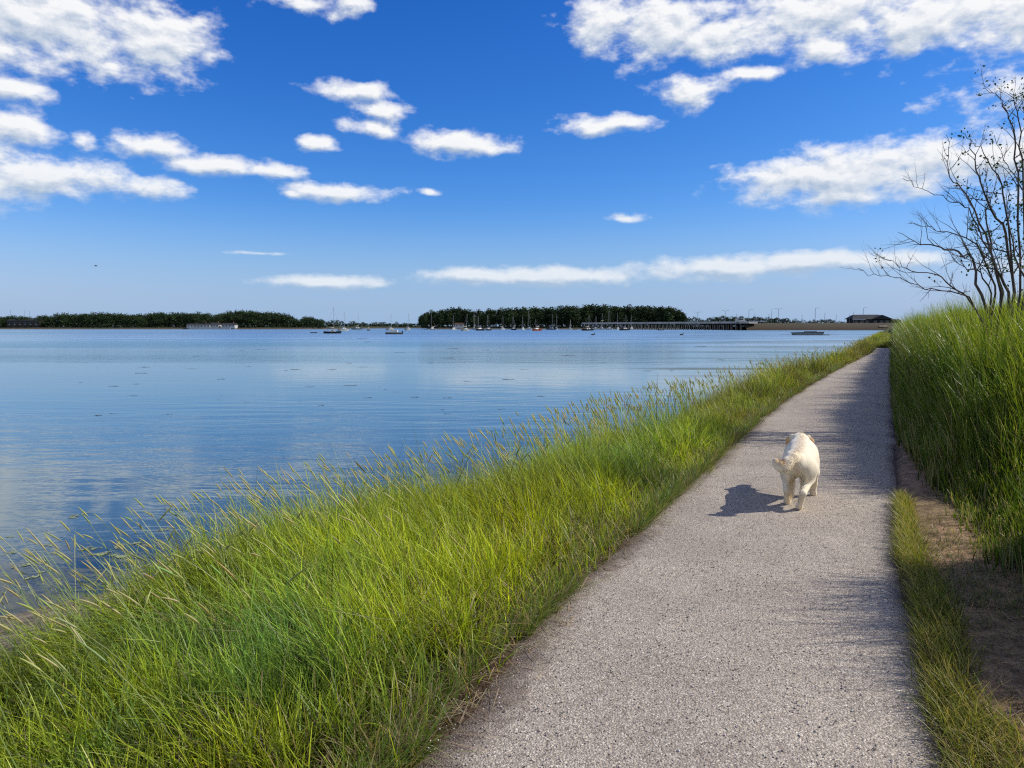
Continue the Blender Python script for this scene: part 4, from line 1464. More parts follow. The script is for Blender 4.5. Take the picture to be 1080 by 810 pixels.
def barge():
    w = at(851.5, 353.4, WATER)
    L = 31.5 / F * w[1]
    o = empty('work_barge', (w[0], w[1], WATER), -0.03)
    tag(o, 'low grey flat barge moored near the end of the path', 'barge')
    fb = 0.62
    b = MB().poly([(-L / 2, -1.2, fb), (L / 2, -1.2, fb * 1.25), (L / 2, 1.2, fb * 1.25), (-L / 2, 1.2, fb), (-L / 2 + 0.55, -1.0, -0.25), (L / 2 - 0.3, -1.0, -0.25), (L / 2 - 0.3, 1.0, -0.25), (-L / 2 + 0.55, 1.0, -0.25)],
                  [(0, 1, 2, 3), (7, 6, 5, 4), (0, 4, 5, 1), (1, 5, 6, 2), (2, 6, 7, 3), (3, 7, 4, 0)])
    b.build('hull', GREYH, o)
    MB().poly([(-L / 2 - 0.08, -1.28, fb + 0.003), (L / 2 + 0.05, -1.28, fb * 1.25 + 0.003), (L / 2 + 0.05, -1.28, fb * 1.25 + 0.14), (-L / 2 - 0.08, -1.28, fb + 0.14),
               (-L / 2 - 0.08, 1.28, fb + 0.003), (L / 2 + 0.05, 1.28, fb * 1.25 + 0.003), (L / 2 + 0.05, 1.28, fb * 1.25 + 0.14), (-L / 2 - 0.08, 1.28, fb + 0.14)],
              [(0, 1, 2, 3), (7, 6, 5, 4), (3, 2, 6, 7), (0, 4, 5, 1), (1, 5, 6, 2), (0, 3, 7, 4)]).build('gunwale', BLACKH, o)
    for x in (-2.2, -0.6, 1.2, 2.8):
        MB().tube([(x, 0.6, fb), (x, 0.6, fb + 0.42)], [0.06, 0.05], 6).build('post', BLACKH, o)
    MB().box(-L * 0.1, L * 0.28, -0.5, 0.5, fb * 1.2 + 0.15, fb * 1.2 + 0.32).build('hatch', DARKW, o)


barge()
motor_boat(872, 353.6, 6, GREYH, 0.1, 'tiny grey dinghy tied behind the flat barge', False, 'dinghy', 'dinghy')

# two ducks out on the water
FEATH = plain('dark_feathers', (0.03, 0.026, 0.022), 0.8, 0.2, 0.3, 20)
for px, lab in ((625.5, 'dark bird floating in front of the black hulled yacht'), (719, 'dark bird floating in front of the right bridge piles')):
    w = at(px, 353.4, WATER)
    o = empty('water_bird', (w[0], w[1], WATER), 0.4)
    tag(o, lab, 'bird', 'birds resting on the bay')
    s = 1.6
    MB().tube([(-0.42 * s, 0, 0.16 * s), (-0.3 * s, 0, 0.10 * s), (0, 0, 0.08 * s), (0.2 * s, 0, 0.10 * s), (0.3 * s, 0, 0.2 * s), (0.32 * s, 0, 0.34 * s), (0.42 * s, 0, 0.36 * s), (0.5 * s, 0, 0.34 * s)],
              [0.02 * s, 0.09 * s, 0.15 * s, 0.12 * s, 0.06 * s, 0.06 * s, 0.05 * s, 0.015 * s], 10).build('body', FEATH, o, True)
# a gull on the wing
p = deep(101, 280.5, 130)
o = empty('flying_bird', p, 0.5)
tag(o, 'small dark bird flying low in the clear sky above the left wood', 'bird')
MB().tube([(-0.28, 0, 0), (-0.12, 0, 0.0), (0.08, 0, 0.01), (0.22, 0, 0.03), (0.3, 0, 0.02)], [0.02, 0.06, 0.075, 0.04, 0.01], 8).build('body', FEATH, o, True)
for s in (-1, 1):
    MB().poly([(-0.06, s * 0.05, 0.03), (0.10, s * 0.05, 0.03), (0.10, s * 0.28, 0.16), (-0.04, s * 0.28, 0.15), (-0.02, s * 0.62, 0.08), (-0.07, s * 0.60, 0.08)],
              [(0, 1, 2, 3), (3, 2, 4, 5)]).build('wing', FEATH, o)


# ------------------------------------------------------------------ bare shrub on the bank
def shrub():
    Y0 = 11.0
    TW = plain('grey_twig_bark', (0.085, 0.068, 0.055), 0.85, 0.2, 0.35, 14)
    r = random.Random(17)

    def crop(cx, cy):
        return 880 + cx / 3.375, 80 + cy / 3.375
    S = [[(600, 770), (560, 640), (520, 560), (480, 470), (440, 450), (400, 440), (330, 410), (280, 395), (245, 365)],
         [(592, 770), (550, 600), (500, 480), (450, 400), (410, 360), (405, 290), (398, 210)],
         [(572, 775), (545, 680), (510, 600), (450, 570), (380, 555), (330, 535), (265, 525)],
         [(525, 778), (490, 650), (440, 625), (380, 610), (320, 600), (270, 580), (225, 558)],
         [(470, 785), (410, 745), (370, 710), (300, 700), (240, 680), (190, 655), (150, 635)],
         [(480, 787), (380, 765), (300, 745), (200, 715), (140, 705), (85, 685)],
         [(640, 770), (610, 560), (560, 480), (520, 380), (500, 300), (490, 230), (450, 200)],
         [(660, 770), (655, 400), (645, 250), (620, 150), (600, 90), (565, 60), (530, 45)],
         [(640, 770), (600, 420), (560, 330), (520, 250), (480, 240)],
         [(680, 770), (670, 300), (655, 150), (640, 80), (625, 60)],
         [(620, 770), (575, 690), (560, 600), (540, 480), (545, 400), (530, 330)],
         [(560, 775), (520, 700), (470, 690), (430, 660), (400, 610)],
         [(700, 770), (720, 500), (700, 300), (690, 160), (660, 60)],
         [(730, 770), (780, 520), (800, 350), (790, 220), (810, 120)],
         [(760, 775), (850, 600), (900, 450), (930, 340)],
         [(690, 770), (640, 640), (620, 520), (625, 420), (600, 330)],
         [(720, 770), (690, 600), (685, 450), (640, 350), (600, 300), (570, 210)]]
    root_px = crop(610, 780)
    rx, ry, _ = deep(root_px[0], root_px[1], Y0)
    gz = float(ground_z(rx, Y0))
    o = empty('bare_shrub', (rx, Y0, gz))
    tag(o, 'tall bare many stemmed shrub with few leaves on top of the grassy bank', 'shrub')
    allpts = []

    def twig(m, p, d, ln, rad, depth):
        pts, rr = [p], [rad]
        n = 4 if depth else 5
        for k in range(n):
            d = (d + Vector((r.gauss(0, 0.16), r.gauss(0, 0.16), r.gauss(0.05, 0.14)))).normalized()
            p = p + d * (ln / n)
            pts.append(p)
            rr.append(rad * (1 - 0.75 * (k + 1) / n))
        m.tube(pts, rr, 4)
        allpts.extend(pts[2:])
        if depth < 2:
            for k in range(r.randint(2, 4) if depth == 0 else r.randint(1, 2)):
                i = r.randint(1, n - 1)
                side = Vector((r.gauss(0, 1), r.gauss(0, 1), r.gauss(0.25, 0.8)))
                dd = (d * 0.9 + side.normalized() * 0.75).normalized()
                twig(m, pts[i], dd, ln * r.uniform(0.3, 0.6), rr[i] * 0.65, depth + 1)
    for si, s in enumerate(S):
        yo = r.uniform(-0.7, 0.9)
        slope = r.uniform(-0.8, 0.8)
        n = len(s)
        pts = []
        for i, q in enumerate(s):
            t = i / (n - 1)
            px, py_ = crop(*q)
            px += r.uniform(-0.6, 0.6)
            pts.append(Vector(deep(px, py_, Y0 + yo + slope * t + r.gauss(0, 0.05))))
        base = pts[0]
        if si in (3, 4, 5, 11):
            base = Vector((rx + r.gauss(0, 0.1), Y0 + yo, gz + 0.5))
        pts = [Vector((base.x * 0.75 + rx * 0.25 + r.gauss(0, 0.05), base.y, min(base.z - 0.05, float(ground_z(base.x, base.y)) - 0.05)))] + pts
        # resample with a little wander
        fine = [pts[0]]
        for i in range(len(pts) - 1):
            for k in (1, 2, 3):
                q = pts[i].lerp(pts[i + 1], k / 3)
                w = 0.018 if k < 3 else 0.0
                fine.append(q + Vector((r.gauss(0, w), r.gauss(0, w), r.gauss(0, w))))
        R0 = r.uniform(0.015, 0.027) * (0.7 if si in (4, 5, 11) else 1.0)
        rad = [max(0.0035, R0 * (1 - 0.9 * (i / (len(fine) - 1)) ** 0.8)) for i in range(len(fine))]
        loc = [f - Vector((rx, Y0, gz)) for f in fine]
        m = MB().tube(loc, rad, 6)
        nt_ = len(loc)
        for i in range(4, nt_ - 1):
            if r.random() < 0.78:
                d = (loc[i + 1] - loc[i - 1]).normalized()
                side = Vector((r.gauss(0, 1), r.gauss(0, 0.8), r.gauss(0.35, 0.8))).normalized()
                f = i / nt_
                twig(m, loc[i], (d * 0.8 + side * 0.8).normalized(), r.uniform(0.22, 0.75) * (1.15 - 0.6 * f), rad[i] * 0.45 + 0.0015, 0 if r.random() < 0.75 else 1)
        allpts.extend(loc[nt_ // 2:])
        m.build('stem', TW, o, True)
    # sparse leaves: few on the outer twigs, thick on the ivy-clad stems at the right
    rng = np.random.default_rng(3)
    A = np.array([tuple(p) for p in allpts])
    pr = np.where(A[:, 0] > 0.28, 0.13, np.where(A[:, 0] > -0.45, 0.05, 0.002)) * np.where(A[:, 2] > 1.0, 1.0, 0.6)
    pick = A[rng.uniform(0, 1, len(A)) < pr]
    C1 = np.repeat(pick, 5, 0) + rng.normal(0, 0.04, (len(pick) * 5, 3))
    n2 = 2400
    zc = rng.uniform(0.4, 3.3, n2)
    iv = np.stack([0.66 + 0.16 * np.sin(zc * 2.1) + rng.normal(0, 0.12, n2), rng.normal(0.1, 0.6, n2), zc], 1)
    iv = iv[vnoise(iv[:, 0] * 5, iv[:, 2] * 3.5, 4) > 0.48]
    V, Q = leaf_quads(np.concatenate([C1, iv]), 0.023, rng)
    nn = len(Q)
    cc = np.repeat(np.array([0.05, 0.085, 0.020]) * rng.uniform(0.35, 1.7, (nn, 1)), 4, 0)
    lm = np_mesh('leaves', V, Q.ravel(), np.arange(nn) * 4, cc)
    link('leaves', lm, foliage_material('shrub_leaf', (1, 1, 1), (1.05, 1.05, 1.05)), o)


shrub()


# ------------------------------------------------------------------ the dog
def surface_net(f, org, h):
    nx, ny, nz = f.shape
    s = f < 0
    corners = [(i, j, k) for i in (0, 1) for j in (0, 1) for k in (0, 1)]
    cnt = np.zeros((nx - 1, ny - 1, nz - 1))
    acc = np.zeros((nx - 1, ny - 1, nz - 1, 3))

    def sub(a, c_):
        return a[c_[0]:nx - 1 + c_[0], c_[1]:ny - 1 + c_[1], c_[2]:nz - 1 + c_[2]]
    for a in range(8):
        for b in range(a + 1, 8):
            d = np.array(corners[b]) - np.array(corners[a])
            if np.abs(d).sum() != 1:
                continue
            fa, fb = sub(f, corners[a]), sub(f, corners[b])
            m = (fa < 0) != (fb < 0)
            t = np.where(m, fa / np.where(m, fa - fb, 1), 0)
            p = np.array(corners[a])[None, None, None] + t[..., None] * d
            acc += np.where(m[..., None], p, 0)
            cnt += m
    ok = cnt > 0
    idx = -np.ones(ok.shape, int)
    idx[ok] = np.arange(ok.sum())
    cell = np.argwhere(ok)
    V = (cell + acc[ok] / cnt[ok][:, None]) * h + org
    Fq = []
    ax = np.eye(3, dtype=int)
    for d in range(3):
        u_, v_ = (d + 1) % 3, (d + 2) % 3
        sl0 = [slice(1, -1)] * 3
        sl1 = [slice(1, -1)] * 3
        sl0[d] = slice(0, -1)
        sl1[d] = slice(1, None)
        a, b = s[tuple(sl0)], s[tuple(sl1)]
        ch = np.argwhere(a != b)
        off = np.array([1, 1, 1])
        off[d] = 0
        e = ch + off
        flip = a[tuple(ch.T)]
        q = []
        for du, dv in ((-1, -1), (0, -1), (0, 0), (-1, 0)):
            c_ = e + du * ax[u_] + dv * ax[v_]
            q.append(idx[tuple(c_.T)])
        q = np.stack(q, 1)
        q = np.where(flip[:, None], q, q[:, ::-1])
        Fq.append(q)
    return V, np.concatenate(Fq)


def dog():
    h = 0.0075
    org = np.array([-0.30, -0.34, -0.02])
    dim = (np.array([0.60, 1.50, 0.68]) / h).astype(int)
    gx, gy, gz = np.meshgrid(*[org[i] + np.arange(dim[i]) * h for i in range(3)], indexing='ij')
    P = np.stack([gx, gy, gz], -1)
    field = np.full(P.shape[:3], 9.0)

    def smin(a, b, k):
        hh = np.clip(0.5 + 0.5 * (b - a) / k, 0, 1)
        return b * (1 - hh) + a * hh - k * hh * (1 - hh)

    def ell(c_, r, k=0.09, rot=0.0):
        nonlocal field
        q = P - np.array(c_)
        if rot:
            ca, sa = math.cos(rot), math.sin(rot)          # pitch about x
            q = np.stack([q[..., 0], q[..., 1] * ca + q[..., 2] * sa, -q[..., 1] * sa + q[..., 2] * ca], -1)
        r = np.array(r)
        k0 = np.linalg.norm(q / r, axis=-1)
        k1 = np.linalg.norm(q / (r * r), axis=-1) + 1e-6
        field = smin(field, k0 * (k0 - 1) / k1, k)

    def cone(a, b, ra, rb, k=0.03):
        nonlocal field
        a, b = np.array(a), np.array(b)
        ab = b - a
        t = np.clip(((P - a) @ ab) / (ab @ ab), 0, 1)
        d = np.linalg.norm(P - a - t[..., None] * ab, axis=-1) - (ra + (rb - ra) * t)
        field = smin(field, d, k)
    # trunk: rump, loin, deep chest, withers
    ell((0, 0.02, 0.412), (0.108, 0.165, 0.108))
    ell((0, 0.24, 0.40), (0.118, 0.22, 0.115))
    ell((0.005, 0.46, 0.375), (0.138, 0.23, 0.165))
    ell((0.005, 0.55, 0.43), (0.11, 0.14, 0.10))
    # neck and lowered head, turned a little to the left
    cone((0, 0.60, 0.435), (-0.015, 0.80, 0.475), 0.105, 0.085, 0.06)
    ell((-0.025, 0.87, 0.485), (0.083, 0.10, 0.078), 0.03)
    cone((-0.045, 0.93, 0.462), (-0.075, 1.055, 0.435), 0.056, 0.040, 0.03)
    ell((-0.078, 1.065, 0.425), (0.040, 0.035, 0.034), 0.02)
    for s in (-1, 1):                                       # brow and cheek
        ell((-0.04 + s * 0.035, 0.945, 0.512), (0.022, 0.025, 0.016), 0.02)
        ell((-0.032 + s * 0.05, 0.91, 0.452), (0.035, 0.05, 0.04), 0.02)
        # drop ears
        b0 = (-0.022 + s * 0.078, 0.835, 0.535)
        b1 = (-0.024 + s * 0.108, 0.85, 0.485)
        b2 = (-0.03 + s * 0.112, 0.88, 0.425)
        cone(b0, b1, 0.017, 0.023, 0.012)
        cone(b1, b2, 0.023, 0.012, 0.012)
    # hind legs, walking: right one back, left one stepping forward
    for s, knee, hock, ankle, toe in ((1, (0.085, 0.10, 0.265), (0.050, -0.105, 0.165), (0.022, -0.055, 0.045), (0.018, -0.015, 0.024)),
                                      (-1, (-0.098, 0.17, 0.262), (-0.092, 0.035, 0.155), (-0.092, 0.115, 0.055), (-0.092, 0.155, 0.024))):
        ell((s * 0.075, 0.03, 0.36), (0.060, 0.115, 0.13), 0.05)
        cone((s * 0.085, 0.03, 0.36), knee, 0.084, 0.055, 0.04)
        cone(knee, hock, 0.050, 0.027, 0.03)
        cone(hock, ankle, 0.027, 0.024, 0.015)
        cone(ankle, toe, 0.026, 0.030, 0.015)
        for t in (-0.022, -0.007, 0.008, 0.022):
            cone(toe, (toe[0] + t, toe[1] + 0.035, 0.015), 0.014, 0.0135, 0.006)
    # front legs: right planted ahead, left swinging back
    for s, elbow, wrist, toe in ((1, (0.118, 0.50, 0.25), (0.120, 0.585, 0.125), (0.118, 0.615, 0.024)),
                                 (-1, (-0.100, 0.47, 0.25), (-0.080, 0.44, 0.125), (-0.078, 0.415, 0.026))):
        ell((s * 0.092, 0.53, 0.345), (0.058, 0.095, 0.13), 0.05)
        cone((s * 0.10, 0.53, 0.33), elbow, 0.062, 0.048, 0.03)
        cone(elbow, wrist, 0.044, 0.032, 0.025)
        cone(wrist, (toe[0], toe[1] - 0.012, 0.05), 0.030, 0.026, 0.015)
        cone((toe[0], toe[1] - 0.012, 0.05), toe, 0.027, 0.031, 0.012)
        for t in (-0.022, -0.007, 0.008, 0.022):
            cone(toe, (toe[0] + t, toe[1] + 0.035, 0.015), 0.014, 0.0135, 0.006)
    # thick otter tail: out to the left, drooping, tip curled up
    tail = [((-0.010, -0.095, 0.475), 0.050), ((-0.045, -0.170, 0.475), 0.047), ((-0.080, -0.232, 0.440), 0.043), ((-0.104, -0.262, 0.408), 0.038),
            ((-0.138, -0.276, 0.408), 0.032), ((-0.166, -0.276, 0.440), 0.028), ((-0.174, -0.272, 0.464), 0.016)]
    for (a, ra), (b, rb) in zip(tail[:-1], tail[1:]):
        cone(a, b, ra, rb, 0.03)
    V, Q = surface_net(field, org, h)
    # coat colour by region
    x, y, z = V.T
    cream = np.array([0.80, 0.70, 0.515])
    gold = np.array([0.55, 0.34, 0.14])
    c_ = np.repeat(cream[None], len(V), 0)
    tipf = sstep(0.075, 0.02, np.linalg.norm(V - np.array([-0.140, -0.276, 0.468]), axis=1))
    c_ = blend(c_, gold * 0.85, tipf * 0.85)
    earf = sstep(0.085, 0.105, np.abs(x + 0.024)) * sstep(0.79, 0.83, y) * sstep(0.40, 0.43, z)
    c_ = blend(c_, gold, earf * 0.95)
    ridge = np.exp(-(x / 0.05) ** 2) * sstep(0.38, 0.52, z) * sstep(0.95, 0.1, y) * 0.20
    c_ = blend(c_, gold * 1.1, ridge)
    c_ = blend(c_, np.array([0.70, 0.57, 0.38]), sstep(0.22, 0.08, z) * 0.4)
    c_ = c_ * (0.90 + 0.2 * fbm(x * 14 + y * 5, z * 14 + y * 9, 5))[:, None]
    me = np_mesh('dog', V, Q.ravel(), np.arange(len(Q)) * 4, np.clip(c_, 0, 1), True)
    m, nt, out = new_mat('dog_coat')
    a = N(nt, 'Attribute', attribute_name='Col')
    v = coord(nt)
    n1 = noise(nt, v, 90, 4, 0.7)
    b = N(nt, 'Bump', inp={'Strength': 0.35, 'Distance': 0.01, 'Height': n1.outputs[0]})
    p_ = principled(nt, out, a.outputs['Color'], 0.9, 0.1, b.outputs[0])
    p_.inputs['Sheen Weight'].default_value = 0.25
    V[:, 0] *= 0.765
    px, py_ = 841.5, 537.5
    w = at(px, py_, 0)
    ang = -math.atan(0.42)
    o = link('dog', me, m)
    o.location = (w[0], w[1] + 0.02, 0.0)
    o.rotation_euler = (0, 0, ang)
    tag(o, 'cream labrador type dog walking away along the gravel path', 'dog')
    # short coat of hair lying backwards and down
    rng = np.random.default_rng(6)
    me.update()
    nrm = np.zeros(len(V) * 3, np.float32)
    me.vertices.foreach_get('normal', nrm)
    nrm = nrm.reshape(-1, 3)
    k = rng.integers(0, len(V), 42000)
    k = k[V[k][:, 2] > 0.03]
    Pp = V[k] + rng.normal(0, 0.003, (len(k), 3))
    nr = nrm[k]
    flow = np.array([0, -0.8, -0.65])
    d = flow - (nr @ flow)[:, None] * nr
    d /= np.linalg.norm(d, axis=1)[:, None] + 1e-6
    d = d + nr * rng.uniform(0.18, 0.5, (len(k), 1)) + rng.normal(0, 0.15, (len(k), 3))
    d /= np.linalg.norm(d, axis=1)[:, None]
    sd = np.cross(d, nr + rng.normal(0, 0.2, nr.shape))
    sd /= np.linalg.norm(sd, axis=1)[:, None] + 1e-6
    ln = rng.uniform(0.009, 0.020, (len(k), 1)) * (0.5 + 0.5 * sstep(0.05, 0.25, V[k][:, 2]))[:, None]
    w_ = 0.0014
    Pb = Pp - nr * 0.002
    T = np.stack([Pb - sd * w_, Pb + sd * w_, Pb + d * ln], 1)
    cc = np.repeat(np.clip(c_[k] * rng.uniform(0.82, 1.12, (len(k), 1)), 0, 1), 3, 0)
    fm = np_mesh('coat', T.reshape(-1, 3), np.arange(len(k) * 3), np.arange(len(k)) * 3, cc)
    mm, nt, out = new_mat('dog_hair')
    principled(nt, out, N(nt, 'Attribute', attribute_name='Col').outputs['Color'], 0.8, 0.15)
    link('coat', fm, mm, o)
    NOSE = plain('dog_nose', (0.02, 0.015, 0.014), 0.4, 0.5, 0.2, 30)
    MB().tube([(-0.080, 1.085, 0.437), (-0.083, 1.102, 0.436), (-0.085, 1.110, 0.434)], [0.020, 0.019, 0.010], 10).build('nose', NOSE, o, True)
    for s in (-1, 1):
        e = Vector((-0.044 + s * 0.043, 0.965, 0.492))
        MB().tube([e + Vector((0, -0.008, 0)), e, e + Vector((s * 0.004, 0.007, 0.001))], [0.008, 0.011, 0.005], 8).build('eye', NOSE, o, True)
    MB().tube([(-0.118, 1.05, 0.412), (-0.088, 1.093, 0.408), (-0.048, 1.058, 0.410)], [0.003, 0.004, 0.003], 6).build('mouth', NOSE, o, True)


dog()

# ------------------------------------------------------------------ sky
SUN_AZ, SUN_EL = math.radians(88), math.radians(40)        # azimuth clockwise from straight ahead
CLOUDS = [  # centre x, y and half sizes in photo pixels of 1/811 rad, weight
    (55, 22, 105, 46, 1), (165, 40, 66, 36, 1), (118, 68, 34, 16, .6), (20, 14, 60, 44, 1), (-60, 30, 90, 50, 1),
    (320, 6, 70, 15, .6), (372, 2, 26, 12, .9),
    (16, 95, 44, 13, .9), (14, 134, 42, 20, 1), (-40, 140, 50, 36, 1), (50, 186, 88, 21, 1), (160, 198, 38, 14, 1), (-40, 190, 80, 30, 1),
    (89, 146, 17, 18, .45), (160, 154, 38, 15, 1), (225, 172, 70, 11, 1), (288, 179, 34, 9, .95), (333, 153, 30, 9, .85),
    (355, 201, 62, 11, 1), (306, 203, 20, 6, .6), (455, 201, 18, 4.5, .8), 
    (375, 97, 54, 11, .95), (402, 116, 34, 13, .95), (394, 132, 34, 12, 1), (482, 150, 66, 15, 1), 
    (635, 131, 60, 11, .95), (722, 97, 43, 18, 1), (640, 22, 55, 26, 1), (700, 26, 85, 38, 1), (765, 40, 60, 26, 1), (860, 14, 130, 34, 1), (955, 45, 40, 22, .85),
    (970, 22, 110, 34, 1), (1070, 12, 100, 36, 1), (870, 54, 38, 18, .9), (795, 78, 40, 11, .65),
    (895, 184, 120, 31, 1), (830, 186, 62, 22, 1), (985, 168, 80, 28, 1), (880, 205, 60, 14, .9), (1070, 165, 70, 28, 1),
    (660, 229, 38, 8, .62), (345, 297, 80, 9, .95), (575, 292, 150, 12, 1), (500, 290, 75, 9, .9),
    (775, 282, 120, 15, 1), (860, 276, 90, 12, 1), (950, 274, 60, 11, .9), (275, 267, 50, 4, .45), (1150, 180, 80, 40, 1), (1250, 60, 160, 60, 1),
    (-200, 110, 120, 50, 1), (1250, 270, 150, 20, 1)]


def sky():
    w = bpy.data.worlds.new('World')
    SC.world = w
    w.use_nodes = True
    nt = w.node_tree
    nt.nodes.clear()
    out = nt.nodes.new('ShaderNodeOutputWorld')
    # density group
    g = bpy.data.node_groups.new('cloud_density', 'ShaderNodeTree')
    g.interface.new_socket('P', in_out='INPUT', socket_type='NodeSocketVector')
    g.interface.new_socket('D', in_out='OUTPUT', socket_type='NodeSocketFloat')
    gi, go = g.nodes.new('NodeGroupInput'), g.nodes.new('NodeGroupOutput')
    Pv = gi.outputs[0]
    wp = noise(g, Pv, 1.6, 3, 0.5)
    wv = N(g, 'VectorMath', operation='MULTIPLY_ADD')
    g.links.new(wp.outputs['Color'], wv.inputs[0])
    spy = N(g, 'SeparateXYZ')
    g.links.new(Pv, spy.inputs[0])
    amp = N(g, 'CombineXYZ', inp={'X': 0.34})
    g.links.new(mapr(g, spy.outputs[1], 0.2, 2.2, 0.04, 0.18), amp.inputs[1])
    g.links.new(amp.outputs[0], wv.inputs[1])
    g.links.new(Pv, wv.inputs[2])
    wo = N(g, 'VectorMath', operation='SUBTRACT')
    g.links.new(wv.outputs[0], wo.inputs[0])
    hf = N(g, 'VectorMath', operation='SCALE', inp={'Scale': 0.5})
    g.links.new(amp.outputs[0], hf.inputs[0])
    g.links.new(hf.outputs[0], wo.inputs[1])
    cur = None
    for (px, py_, sx, sy, wt) in CLOUDS:
        d = ray(px, py_)
        az = math.atan2(d[0], d[1])
        el = math.asin(d[2] / math.sqrt(d[0] ** 2 + d[1] ** 2 + d[2] ** 2))
        c_ = (az * 8.11, el * 8.11)
        ax_, ay_ = 100 / (sx * 1.06), 100 / (sy * 1.10)
        v = N(g, 'VectorMath', operation='MULTIPLY_ADD')
        g.links.new(wo.outputs[0], v.inputs[0])
        v.inputs[1].default_value = (ax_, ay_, 0)
        v.inputs[2].default_value = (-c_[0] * ax_, -c_[1] * ay_, 0)
        l = N(g, 'VectorMath', operation='LENGTH')
        g.links.new(v.outputs[0], l.inputs[0])
        o = l.outputs['Value']
        if wt < 1:
            o = math_n(g, 'ADD', o, (1 - wt) * 0.8)
        cur = o if cur is None else math_n(g, 'SMOOTH_MIN', cur, o, 0.15)
    mp = N(g, 'Mapping')
    g.links.new(Pv, mp.inputs[0])
    mp.inputs['Scale'].default_value = (1.0, 1.75, 1.0)
    n1 = noise(g, mp.outputs[0], 3.0, 9, 0.57)
    n2 = noise(g, mp.outputs[0], 11, 5, 0.6)
    dd = math_n(g, 'SUBTRACT', 1.0, cur)
    dd = math_n(g, 'MAXIMUM', dd, -1.2)
    dd = math_n(g, 'MULTIPLY_ADD', math_n(g, 'SUBTRACT', n1.outputs[0], 0.5), mapr(g, spy.outputs[1], 0.3, 2.0, 1.3, 1.85), dd)
    dd = math_n(g, 'MULTIPLY_ADD', math_n(g, 'SUBTRACT', n2.outputs[0], 0.5), 0.22, dd)
    g.links.new(dd, go.inputs[0])

    tc = N(nt, 'TexCoord')
    sx = N(nt, 'SeparateXYZ')
    nt.links.new(tc.outputs['Generated'], sx.inputs[0])
    az = math_n(nt, 'ARCTAN2', sx.outputs[0], sx.outputs[1])
    el = math_n(nt, 'ARCSINE', sx.outputs[2])
    cb = N(nt, 'CombineXYZ')
    nt.links.new(math_n(nt, 'MULTIPLY', az, 8.11), cb.inputs[0])
    nt.links.new(math_n(nt, 'MULTIPLY', el, 8.11), cb.inputs[1])
    P0 = cb.outputs[0]

    def dens(off):
        v = N(nt, 'VectorMath', operation='ADD')
        nt.links.new(P0, v.inputs[0])
        v.inputs[1].default_value = (*off, 0)
        n = nt.nodes.new('ShaderNodeGroup')
        n.node_tree = g
        nt.links.new(v.outputs[0], n.inputs[0])
        return n.outputs[0]
    D0, D1 = dens((0, 0)), dens((0.03, 0.075))
    # unseen clouds overhead and behind, added as neutral white fill light
    ng = noise(nt, tc.outputs['Generated'], 2.6, 6, 0.55)
    rest = math_n(nt, 'MAXIMUM', mapr(nt, math_n(nt, 'ABSOLUTE', az), 0.85, 1.15), mapr(nt, el, 0.60, 0.85))
    more = math_n(nt, 'MULTIPLY_ADD', math_n(nt, 'SUBTRACT', ng.outputs[0], 0.465), 4.0, 0.0)
    more = math_n(nt, 'MULTIPLY_ADD', math_n(nt, 'SUBTRACT', rest, 1.0), 5.0, more)
    D0 = math_n(nt, 'MAXIMUM', D0, more)
    alpha = mapr(nt, D0, 0.0, 0.72)
    alpha = math_n(nt, 'POWER', alpha, 0.85)
    lit = math_n(nt, 'MULTIPLY_ADD', math_n(nt, 'SUBTRACT', D0, D1), 1.45, 0.62, True)
    thick = mapr(nt, D0, 0.35, 1.3)
    lit = math_n(nt, 'SUBTRACT', math_n(nt, 'MAXIMUM', lit, math_n(nt, 'MULTIPLY', rest, 0.9)), math_n(nt, 'MULTIPLY', thick, 0.12), None, True)
    cc = mixc(nt, lit, (0.42, 0.52, 0.68), (0.97, 0.97, 0.98))
    hz = mapr(nt, el, 0.02, 0.25)
    cc = mixc(nt, hz, mixc(nt, 0.35, cc, (0.42, 0.60, 0.80)), cc)
    st = N(nt, 'TexSky', sky_type='NISHITA', sun_disc=False)
    st.sun_elevation = SUN_EL
    st.sun_rotation = SUN_AZ
    st.air_density = 1.0
    st.dust_density = 0.15
    st.ozone_density = 2.0
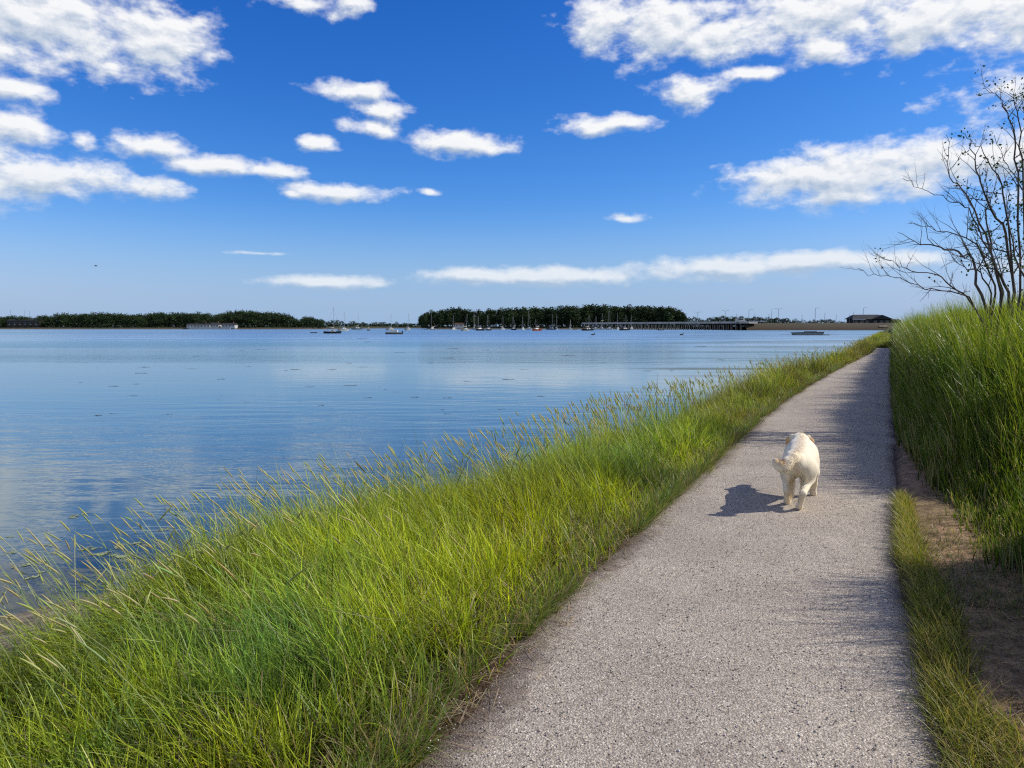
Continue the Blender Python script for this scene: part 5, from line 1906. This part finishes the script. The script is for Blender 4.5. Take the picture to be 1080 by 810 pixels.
    STR = 0.1
    # grade the clear sky: deeper and more saturated towards the zenith
    sp = N(nt, 'SeparateColor')
    nt.links.new(st.outputs[0], sp.inputs[0])
    cmb = N(nt, 'CombineColor')
    for i, (gain, gam) in enumerate(GRADE):
        x = math_n(nt, 'MULTIPLY', sp.outputs[i], STR)
        x = math_n(nt, 'MULTIPLY', math_n(nt, 'POWER', x, gam), gain / STR)
        nt.links.new(x, cmb.inputs[i])
    c10 = N(nt, 'VectorMath', operation='SCALE')
    nt.links.new(cc, c10.inputs[0])
    c10.inputs['Scale'].default_value = 1 / STR
    hzf = math_n(nt, 'MULTIPLY', mapr(nt, el, 0.16, -0.01), 0.9)
    clear = mixc(nt, hzf, cmb.outputs[0], (0.275 / STR, 0.475 / STR, 0.72 / STR))
    up = mapr(nt, el, 0.0, 0.03)
    fin = mixc(nt, math_n(nt, 'MULTIPLY', alpha, up), clear, c10.outputs[0])
    bg = N(nt, 'Background', inp={'Color': fin, 'Strength': STR})
    nt.links.new(bg.outputs[0], out.inputs[0])
    try:
        w.cycles.sampling_method = 'MANUAL'
        w.cycles.sample_map_resolution = 512
    except Exception:
        pass


GRADE = [(1.72, 2.2), (1.06, 1.36), (1.36, 0.95)]
sky()
sun = bpy.data.lights.new('sun', 'SUN')
sun.energy = 5.0
sun.angle = math.radians(0.53)
sun.color = (1.0, 0.95, 0.87)
so = bpy.data.objects.new('sun', sun)
COL.objects.link(so)
d = Vector((math.sin(SUN_AZ) * math.cos(SUN_EL), math.cos(SUN_AZ) * math.cos(SUN_EL), math.sin(SUN_EL)))
so.rotation_euler = (-d).to_track_quat('-Z', 'Y').to_euler()
so.location = d * 50

SC.view_settings.view_transform = 'Standard'
SC.view_settings.look = 'None'
SC.view_settings.exposure = 0
SC.view_settings.gamma = 1
SC.cycles.max_bounces = 8
SC.cycles.transparent_max_bounces = 12
SC.cycles.use_denoising = False
SC.cycles.pixel_filter_type = 'BLACKMAN_HARRIS'
SC.cycles.filter_width = 1.2
